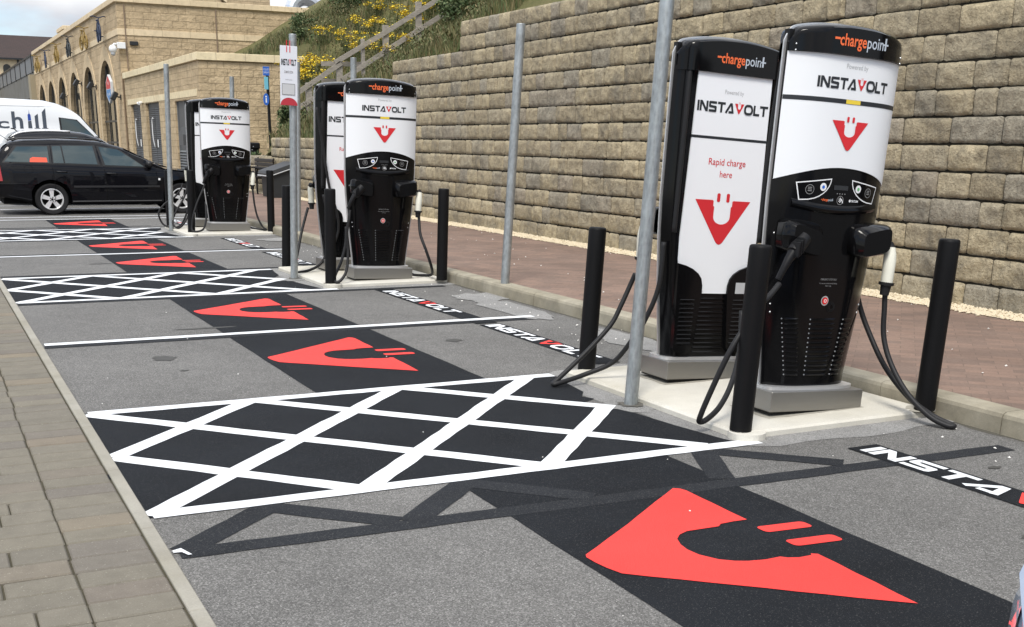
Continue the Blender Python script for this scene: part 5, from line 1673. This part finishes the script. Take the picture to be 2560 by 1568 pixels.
# ------------------------------------------------------------------ vehicles
def carpaint(name, col, coat=1.0, rough=.25):
    m = mat(name, col, rough, spec=.05, coat=coat)
    m.node_tree.nodes['Principled BSDF'].inputs['Coat Roughness'].default_value = .02
    m.node_tree.nodes['Principled BSDF'].inputs['Coat IOR'].default_value = 1.35
    return m
M_TYRE = mat('tyre', (.014, .014, .015), .75, spec=.25)
M_ALLOY = mat('alloy', (.72, .72, .72), .38, .55)
M_GLASSCAR = mat('car_glass', (.03, .05, .052), .03, spec=.8)
M_TAIL = mat('tail_light', (.35, .01, .015), .15, spec=.5, coat=.6)
M_UNDER = mat('underbody', (.006, .006, .006), .9, spec=.1)
M_BLACKTRIM = mat('black_trim', (.012, .012, .013), .45)
class Shape: pass
def make_vehicle(name, S, paint, loc, rot=0, label=None, cat='car', group=None, trim=None, sz=(1, 1, 1)):
    """S: tables belt, roof, half width (wid), wheels (x, r); the vehicle points along +x and its right side is -y"""
    root = empty(name, loc, (0, 0, rot), label, cat, group)
    root.scale = sz
    xs = sorted(set([round(S.x0 + (S.x1 - S.x0) * k / 70, 4) for k in range(71)] + [round(w_ + R_ * math.cos(PI * k / 14), 4) for w_, r_ in S.wheels for R_ in (r_ + .055,) for k in range(15)]))
    def zb(x):
        z = interp(S.bot, x)
        for w_, r_ in S.wheels:
            R_ = r_ + .055
            if abs(x - w_) < R_: z = max(z, r_ + math.sqrt(max(0, R_ * R_ - (x - w_) ** 2)))
        return z
    def prof(x):
        hwd = interp(S.wid, x)
        b = interp(S.belt, x)
        rf_ = max(interp(S.roof, x), b + .002)
        z0 = zb(x)
        gw = hwd - (hwd * S.tumble) * min(1, (rf_ - b) / .45)
        zm = max(z0 + .02, min(b - .12, .62))
        P = [(0, z0), (hwd * .90, z0), (hwd * .985, z0 + min(.05, (b - z0) * .2)), (hwd * 1.0, (z0 + zm) / 2 + .02), (hwd * 1.003, zm), (hwd * .992, (zm + b) / 2), (hwd * .972, b - .02), (hwd * .955, b)]
        e = rf_ - b
        P += [(gw + (hwd * .955 - gw) * .45, b + e * .50), (gw, b + e * .86), (gw - .05 * min(1, e / .3), b + e * .965), (gw * .72, rf_ + .012 * min(1, e / .3)), (0, rf_ + .025 * min(1, e / .3) + (.03 if e < .05 else 0))]
        return P
    def side_y(x, z):
        P = prof(x)
        for (y0, z0), (y1, z1) in zip(P[2:], P[3:]):
            if z0 <= z <= z1 and z1 > z0:
                return y0 + (y1 - y0) * (z - z0) / (z1 - z0)
        return P[2][0]
    rows = []
    for x in xs:
        P = prof(x)
        rows.append([(x, -y, z) for y, z in P] + [(x, y, z) for y, z in P[::-1][1:]])
    body = MB().grid(rows, False)
    for rr in (rows[0], rows[-1]):
        body.poly(rr if rr is rows[-1] else rr[::-1])
    body.build('body', paint, root, smooth=True, angle=38)
    MB().box(S.x0 + .15, S.x1 - .15, -interp(S.wid, 0) + .22, interp(S.wid, 0) - .22, .22, .72).build('underbody', M_UNDER, root)
    def patch(name, pts, m, off=.006, n=8, parent=None, both=True):
        """bilinear patch with corners (x, z): lower rear, lower front, upper front, upper rear"""
        out_ = []
        for s in ((-1, 1) if both else (-1,)):
            rws = []
            for j in range(n + 1):
                v = j / n
                r_ = []
                for i in range(n + 1):
                    u = i / n
                    x = (pts[0][0] * (1 - u) + pts[1][0] * u) * (1 - v) + (pts[3][0] * (1 - u) + pts[2][0] * u) * v
                    z = (pts[0][1] * (1 - u) + pts[1][1] * u) * (1 - v) + (pts[3][1] * (1 - u) + pts[2][1] * u) * v
                    r_.append((x, s * (side_y(x, z) + off), z))
                rws.append(r_)
            out_.append(MB().grid(rws).build(name, m, parent or root, smooth=True))
        return out_
    for pts in S.windows:
        cx = sum(p[0] for p in pts) / 4
        cz = sum(p[1] for p in pts) / 4
        big = [(cx + (p[0] - cx) * (1 + .045 / max(.2, abs(p[0] - cx))), cz + (p[1] - cz) * (1 + .022 / max(.1, abs(p[1] - cz)))) for p in pts]
        f_ = patch('window_surround', big, M_BLACKTRIM, .004)
        for s, q_ in zip((-1, 1), f_):
            pass
        patch('side_window', pts, M_GLASSCAR, .010)
    # windscreen and rear screen follow the roof line
    for nm, (xa, xb) in S.screens:
        rws = []
        for i in range(9):
            x = xa + (xb - xa) * i / 8
            P = prof(x)
            rf_ = interp(S.roof, x)
            gw = P[9][0] - .06
            rws.append([(x + .004, y, rf_ + .020 * (1 - (y / max(gw, .1)) ** 2) + .012) for y in [gw * (-1 + k / 6) for k in range(13)]])
        MB().grid([r_[::-1] for r_ in rws]).build(nm, M_GLASSCAR, root, smooth=True)
    for (a, b, z0_, z1_, m, nm) in S.strips:
        for s in (-1, 1):
            rws = []
            for j, of in ((0, .0), (0, .010), (1, .010), (1, 0.0)):
                rws.append([(x, s * (side_y(x, z0_ + (z1_ - z0_) * j) + of), z0_ + (z1_ - z0_) * j) for x in [a + (b - a) * k / 12 for k in range(13)]])
            MB().grid(rws).build(nm, m, root, smooth=False)
    for x in S.seams:
        sm = MB()
        pts = []
        for k in range(10):
            z = S.seamz[0] + (interp(S.belt, x) - S.seamz[0]) * k / 9
            pts.append((x + (.03 * math.sin(PI * k / 9)), -(side_y(x, z) + .0008), z))
        sm.tube(pts, .0045, 5)
        sm.build('door_gap', M_UNDER, root)
    for (a, b, c_, d) in S.patches:
        patch(a, b, c_, d, 6)
    for x, z in S.handles:
        for s in (-1, 1):
            y_ = side_y(x, z)
            MB().tube([(x - .10, s * (y_ + .0), z), (x - .08, s * (y_ + .03), z + .005), (x + .07, s * (y_ + .03), z), (x + .10, s * (y_ + .0), z - .003)], .014, 7).build('door_handle', S.handlem, root, smooth=True)
    for x, z in S.mirrors:
        for s in (-1, 1):
            y_ = side_y(x, z)
            MB().ball((x + .02, s * (y_ + .11), z + .02), .10, 12, (.75, .9, .75)).tube([(x + .05, s * (y_ - .01), z - .03), (x + .02, s * (y_ + .08), z)], .03, 7).build('wing_mirror', S.handlem, root, smooth=True)
    for w_, r_ in S.wheels:
        for s in (-1, 1):
            yo = s * (interp(S.wid, w_) - .015)
            wh = MB()
            pr_ = [(.62 * r_, -.02), (.70 * r_, 0), (.92 * r_, .004), (.98 * r_, -.02), (r_, -.05), (r_, -.16), (.95 * r_, -.20), (.6 * r_, -.20)]
            wh.grid([[(w_ + a * math.cos(2 * PI * k / 36), yo + s * b, r_ + a * math.sin(2 * PI * k / 36)) for k in range(36)] for a, b in pr_][::(1 if s > 0 else -1)], True)
            to = wh.build('wheel', M_TYRE, root, smooth=True, angle=40)
            MB().disc((w_, r_), .63 * r_, lambda x, z: (x, yo - s * .075, z), 30).build('brake_disc', M_UNDER, to)
            rm = MB()
            rm.grid([[(w_ + a * math.cos(2 * PI * k / 36), yo + s * b, r_ + a * math.sin(2 * PI * k / 36)) for k in range(36)] for a, b in ((.68 * r_, -.03), (.68 * r_, .004), (.635 * r_, .006), (.60 * r_, -.015), (.59 * r_, -.06))], True)
            for k in range(S.spokes):
                g = 2 * PI * (k + .25) / S.spokes
                dx, dz = math.cos(g), math.sin(g)
                nx, nz = -dz, dx
                for a0, a1, w0, w1 in ((.12 * r_, .62 * r_, .055, .075),):
                    P_ = [(w_ + dx * a0 + nx * w0 * .55, r_ + dz * a0 + nz * w0 * .55), (w_ + dx * a1 + nx * w1 * .62, r_ + dz * a1 + nz * w1 * .62), (w_ + dx * a1 - nx * w1 * .62, r_ + dz * a1 - nz * w1 * .62), (w_ + dx * a0 - nx * w0 * .55, r_ + dz * a0 - nz * w0 * .55)]
                    rm.prism(P_, lambda x, z, d: (x, d, z), *sorted((yo - s * .045, yo - s * .012)))
            rm.cyl((w_, yo - s * .05, r_), (w_, yo - s * .004, r_), .20 * r_, 20)
            rm.build('rim', S.rimm, to)
            hb = MB()
            for k in range(5):
                g = 2 * PI * k / 5
                hb.cyl((w_ + .12 * r_ * math.cos(g), yo - s * .004, r_ + .12 * r_ * math.sin(g)), (w_ + .12 * r_ * math.cos(g), yo + s * .001, r_ + .12 * r_ * math.sin(g)), .035 * r_, 8)
            hb.disc((w_, r_), .07 * r_, lambda x, z: (x, yo + s * .002, z), 12)
            hb.build('wheel_bolts', M_UNDER, to)
    return root, side_y
ES = Shape()
ES.x0, ES.x1, ES.tumble = -1.02, 3.40, .20
ES.belt = [(-1.02, .98), (-.8, 1.03), (.1, 1.0), (1.05, .965), (1.96, .935), (2.15, .925), (2.63, .875), (3.05, .79), (3.28, .68), (3.40, .58)]
ES.roof = [(-1.02, .99), (-.93, 1.16), (-.80, 1.345), (-.66, 1.43), (-.4, 1.468), (.07, 1.485), (.6, 1.478), (1.03, 1.445), (1.40, 1.345), (1.8, 1.14), (2.2, .925), (2.3, .90), (2.63, .875), (3.05, .79), (3.28, .68), (3.40, .58)]
ES.bot = [(-1.02, .36), (-.6, .30), (-.3, .22), (.3, .20), (2.2, .20), (3.0, .24), (3.4, .30)]
ES.wid = [(-1.02, .66), (-.93, .78), (-.7, .85), (0, .868), (2.5, .868), (2.95, .84), (3.2, .75), (3.33, .62), (3.40, .48)]
ES.wheels = [(0, .315), (2.512, .315)]
ES.windows = [[(-.80, 1.055), (.01, 1.035), (.01, 1.355), (-.55, 1.345)], [(.09, 1.03), (.28, 1.028), (.25, 1.365), (.09, 1.36)], [(.305, 1.028), (.91, 1.005), (.85, 1.37), (.275, 1.37)], [(1.05, .995), (1.80, .965), (1.32, 1.305), (.965, 1.355)]]
ES.screens = [('windscreen', (1.46, 2.12)), ('rear_screen', (-.99, -.72))]
ES.strips = [(.42, 2.08, .545, .585, mat('side_moulding', (.02, .02, .022), .4), 'side_moulding'), (.38, 2.1, .265, .28, mat('sill_glint', (.10, .10, .10), .3), 'sill_strip'), (-1.0, -.42, .62, .63, M_BLACKTRIM, 'bumper_joint')]
ES.seams = [.05, 1.02, 2.02]
ES.seamz = (.26,)
ES.patches = [('tail_light', [(-1.01, .68), (-.86, .68), (-.885, .99), (-.985, .99)], M_TAIL, .010), ('indicator', [(2.06, .69), (2.10, .69), (2.10, .73), (2.06, .73)], M_WHITEPL, .006)]
ES.handles = [(.22, .86), (1.16, .825)]
ES.handlem = M_BLACKTRIM
ES.mirrors = [(1.87, 1.0)]
ES.spokes = 5
ES.rimm = M_ALLOY
M_CARBLK = carpaint('estate_black', (.003, .003, .0045), .7, .5)
car, side_y = make_vehicle('estate_car', ES, M_CARBLK, (2.345, 25.68, 0), 0, 'black estate car with silver five spoke wheels parked across beyond the chargers', 'car', 'parked cars')
car.scale = (1, 1, .966)
for s in (-1, 1):
    MB().tube([(-.62, s * .60, 1.455), (-.5, s * .60, 1.50), (.2, s * .61, 1.525), (.9, s * .60, 1.50), (1.05, s * .59, 1.46)], .016, 8).build('roof_rail', M_BLACKTRIM, car, smooth=True)
MB().tube([(-.62, 0, 1.45), (-.98, 0, 1.72)], .006, 6).build('aerial', M_BLACKTRIM, car)
MB().disc((-.38, .905), .085, lambda x, z: (x, -(side_y(x, z) + .002), z), 24, .080).build('fuel_flap', M_UNDER, car)
MB().bbox(-.32, .0, -.62, -.40, 1.05, 1.17, .01).build('parcel', mat('orange_parcel', (.75, .09, .04), .6), car)
sk = MB(); sk.poly([(-.33, -.835, 1.045), (-.06, -.835, 1.043), (-.06, -.81, 1.13), (-.33, -.81, 1.135)][::1])
so_ = MB()
so_.poly([(x, -(side_y(x, z) + .0125), z) for x, z in ((-.345, 1.048), (-.02, 1.046), (-.03, 1.135), (-.28, 1.145), (-.33, 1.12))])
so_.build('window_sticker', mat('orange_sticker', (.78, .10, .05), .5), car)
# second dark car behind it, with silver roof rails
E2 = Shape(); E2.__dict__.update(ES.__dict__)
E2.patches = []
E2.strips = []
car2, sy2 = make_vehicle('dark_hatchback', E2, carpaint('hatch_dark', (.008, .009, .012), 1.0, .3), (2.58, 28.95, 0), 0, 'dark car with silver roof rails partly hidden behind the black estate car', 'car', 'parked cars', sz=(.86, 1.0, 1.085))
for s in (-1, 1):
    MB().tube(smooth_pts([(-1.0, s * .66, 1.06), (-.86, s * .655, 1.24), (-.68, s * .645, 1.385), (-.45, s * .635, 1.455), (.1, s * .625, 1.487), (.7, s * .62, 1.478)], 5), .022, 8).build('roof_rail', M_ALLOY, car2, smooth=True)
MB().tube([(-.50, .1, 1.46), (-.58, .1, 1.52), (-.66, .1, 1.53)], .014, 6).build('aerial', M_BLACKTRIM, car2)
# the van
VS = Shape()
VS.x0, VS.x1, VS.tumble = -2.3, 4.35, .09
VS.belt = [(-2.3, 1.40), (2.2, 1.42), (3.15, 1.38), (3.5, 1.15), (4.0, .97), (4.25, .84), (4.35, .70)]
VS.roof = [(-2.3, 2.30), (-2.2, 2.40), (1.0, 2.405), (1.95, 2.375), (2.3, 2.30), (2.60, 2.18), (2.82, 2.03), (3.30, 1.42), (3.5, 1.18), (3.7, 1.08), (4.0, .98), (4.25, .85), (4.35, .70)]
VS.bot = [(-2.3, .38), (3.5, .35), (4.35, .40)]
VS.wid = [(-2.3, .98), (-2.2, 1.0), (3.2, 1.0), (3.7, .96), (4.1, .86), (4.35, .62)]
VS.wheels = [(-.2, .35), (3.35, .35)]
VS.windows = [[(2.36, 1.47), (3.16, 1.46), (2.72, 1.90), (2.34, 1.95)]]
VS.screens = [('windscreen', (2.80, 3.38))]
VS.strips = [(-2.2, 3.3, .62, .70, M_BLACKTRIM, 'side_moulding')]
VS.seams = [2.20, 3.25]
VS.seamz = (.45,)
VS.patches = [('tail_light', [(-2.29, .95), (-2.2, .95), (-2.2, 1.6), (-2.29, 1.6)], M_TAIL, .006)]
VS.handles = [(2.45, 1.20)]
VS.handlem = M_BLACKTRIM
VS.mirrors = [(3.15, 1.42)]
VS.spokes = 6
VS.rimm = M_ALLOY
M_VAN = carpaint('van_white', (.74, .76, .78), .6, .3)
van, vsy = make_vehicle('white_van', VS, M_VAN, (1.16, 33.9, 0), 0, 'white high roofed van lettered chill behind the two dark cars', 'van')
M_VINK = mat('van_ink', (.06, .075, .10), .5)
vf = lambda x, z: (x, -(vsy(x, z) + .004), z)
t_ = MB()
text_fit(t_, 'c', .80, 1.10, 1.69, .255, vf, bold=.02)
text_fit(t_, 'h', 1.17, 1.43, 1.69, .42, vf, bold=.02)
t_.build('side_lettering', M_VINK, van)
for x0_, x1_, zt0, zt1, nm in ((1.72, 1.80, 1.99, 2.05, 'side_lettering'), (1.90, 1.99, 2.09, 2.19, 'side_lettering')):
    mb = MB(); mb.poly([vf(a, b) for a, b in ((x0_, 1.70), (x1_, 1.70), (x1_, zt1), (x0_, zt0))])
    mb.poly([vf(a, b) for a, b in ((x0_ - .03, 1.685), (x1_ + .03, 1.685), (x1_ + .03, 1.70), (x0_ - .03, 1.70))])
    mb.build(nm, M_VINK, van)
MB().poly([vf(a, b) for a, b in ((1.545, 1.69), (1.64, 1.69), (1.63, 1.88), (1.55, 1.86))]).build('side_lettering', M_VINK, van)
MB().poly([vf(a, b) for a, b in ((1.552, 1.87), (1.628, 1.89), (1.625, 2.02), (1.60, 2.05), (1.592, 2.15), (1.585, 2.05), (1.555, 2.02))]).build('lettering_spire', mat('van_blue', (.02, .06, .30), .5), van)
MB().poly([vf(a, b) for a, b in ((1.22, 1.575), (1.95, 1.60), (1.95, 1.625), (1.25, 1.625))]).build('lettering_underline', MATS['van_blue'], van)
MB().tube([vf(x, 2.235) for x in (.4, .9, 1.4, 1.9, 2.15)], .004, 5).build('body_crease', mat('crease_grey', (.62, .64, .66), .5), van)
# the car whose corner just enters at the lower right
E3 = Shape(); E3.__dict__.update(ES.__dict__)
E3.strips = []
E3.handlem = None
M_SILVER = carpaint('silver_blue', (.27, .32, .41), .9, .28)
E3.handlem = M_SILVER
E3.patches = [('headlight', [(2.96, .60), (3.28, .56), (3.24, .68), (2.96, .73)], mat('headlamp_glass', (.65, .72, .80), .06, spec=.8, coat=1.0), .008), ('tail_light', [(-1.01, .64), (-.87, .64), (-.885, .97), (-.985, .97)], M_TAIL, .008)]
CAR3 = (5.05 - 2.4 - .030, .665)
car3, sy3 = make_vehicle('silver_car', E3, M_SILVER, (CAR3[0] + 2.4, CAR3[1], 0), PI, 'silver blue car whose rounded front corner just enters the lower right corner', 'car', 'parked cars')

# ------------------------------------------------------------------ grit bin, bench, litter bin, blue signs
gbx = empty('grit_bin', (7.72, 28.30, KZ), label='dark grey grit bin with sloping lid beside the low stone wall', cat='grit bin')
M_BIN = mat('bin_grey', (.022, .024, .026), .6)
q_ = [(0.02, 0), (.62, 0), (.64, .66), (.64, .74), (-.02, .50), (0, .48)]
MB().prism(q_, lambda a, b, d: (a, d, b), 0, 1.0).build('bin_body', M_BIN, gbx)
MB().prism([(-.07, .515), (.68, .765), (.68, .83), (.60, .845), (-.05, .625), (-.08, .56)], lambda a, b, d: (a, d, b), -.05, 1.05).build('lid', mat('lid_grey', (.045, .047, .05), .55), gbx)
MB().prism([(-.085, .500), (.70, .755), (.70, .775), (-.085, .520)], lambda a, b, d: (a, d, b), -.056, 1.056).build('lid_edge', mat('lid_edge', (.62, .64, .66), .4), gbx)
bn = empty('bench', (7.9, 30.2, KZ), label='dark slatted bench behind the grit bin, seen past the farthest charger', cat='bench')
M_BENCH = mat('bench_dark', (.028, .022, .019), .6)
for k in range(3):
    MB().bbox(.36, .40, 0, 1.8, .58 + .105 * k, .67 + .105 * k, .01).build('back_slat', M_BENCH, bn)
for k in range(4):
    MB().bbox(-.05 + .10 * k, .04 + .10 * k, 0, 1.8, .42, .455, .008).build('seat_slat', M_BENCH, bn)
for y in (.12, 1.68):
    MB().tube([(-.06, y, .66), (.0, y, .64), (.34, y, .64)], .022, 7).tube([(-.03, y, 0), (-.05, y, .42), (-.06, y, .66)], .022, 7).tube([(.36, y, 0), (.38, y, .42), (.43, y, .90)], .022, 7).tube([(-.05, y, .405), (.38, y, .405)], .022, 7).build('bench_end', M_SATBLK, bn)
lb_ = empty('litter_bin', (8.66 - .02, 34.0, KZ), label='black speckled litter bin behind the farthest charger, against the stone annex', cat='litter bin')
MB().prism([(-.20, 0), (.20, 0), (.23, 1.10), (-.23, 1.10)], lambda a, b, d: (a, d, b), -.2, .2).build('bin_body', M_SATBLK, lb_)
MB().bbox(-.26, .26, -.24, .24, 1.10, 1.28, .03).build('bin_hood', M_SATBLK, lb_)
mb = MB()
random.seed(3)
for k in range(14):
    a_, b_ = random.uniform(-.17, .17), random.uniform(.55, 1.25)
    mb.poly([(a_, -.245, b_), (a_ + .02, -.245, b_), (a_ + .02, -.245, b_ + .02), (a_, -.245, b_ + .02)])
mb.build('bin_flecks', M_LABEL, lb_)
sp_ = empty('blue_sign_post', (9.27, 34.0, .9), label='slim black post with three blue signs in front of the stone annex', cat='sign post')
MB().cyl((0, 0, 0), (-.01, 0, 2.38), .042, 14).build('post', M_SATBLK, sp_)
M_BLUES = mat('sign_blue', (.03, .13, .50), .45)
M_CYAN = mat('sign_cyan', (.16, .46, .58), .45)
pl_ = MB().bbox(-.145, .04, -.055, -.045, 2.335, 2.575, .002).build('sign_plate', M_BLUES, sp_)
t_ = MB()
text_fit(t_, 'CYCLISTS', -.13, .025, 2.475, .05, lambda x, z: (x, -.0565, z))
text_fit(t_, 'DISMOUNT', -.13, .025, 2.395, .05, lambda x, z: (x, -.0565, z))
t_.build('sign_lettering', M_WHITEINK, pl_)
MB().bbox(-.12, -.005, -.055, -.045, 1.96, 2.30, .002).build('sign_plate', M_CYAN, sp_)
ds = MB().prism([(-.085 + .085 * math.cos(2 * PI * k / 24), 1.69 + .165 * math.sin(2 * PI * k / 24)) for k in range(24)][::-1], lambda a, b, d: (a, d, b), -.055, -.045).build('round_sign', M_BLUES, sp_)
mb = MB()
mb.disc((-.085, 1.765), .024, lambda x, z: (x, -.0565, z), 12)
mb.poly([(-.105, -.0565, 1.60), (-.065, -.0565, 1.60), (-.070, -.0565, 1.73), (-.10, -.0565, 1.73)])
mb.build('walker_symbol', M_WHITEINK, ds)
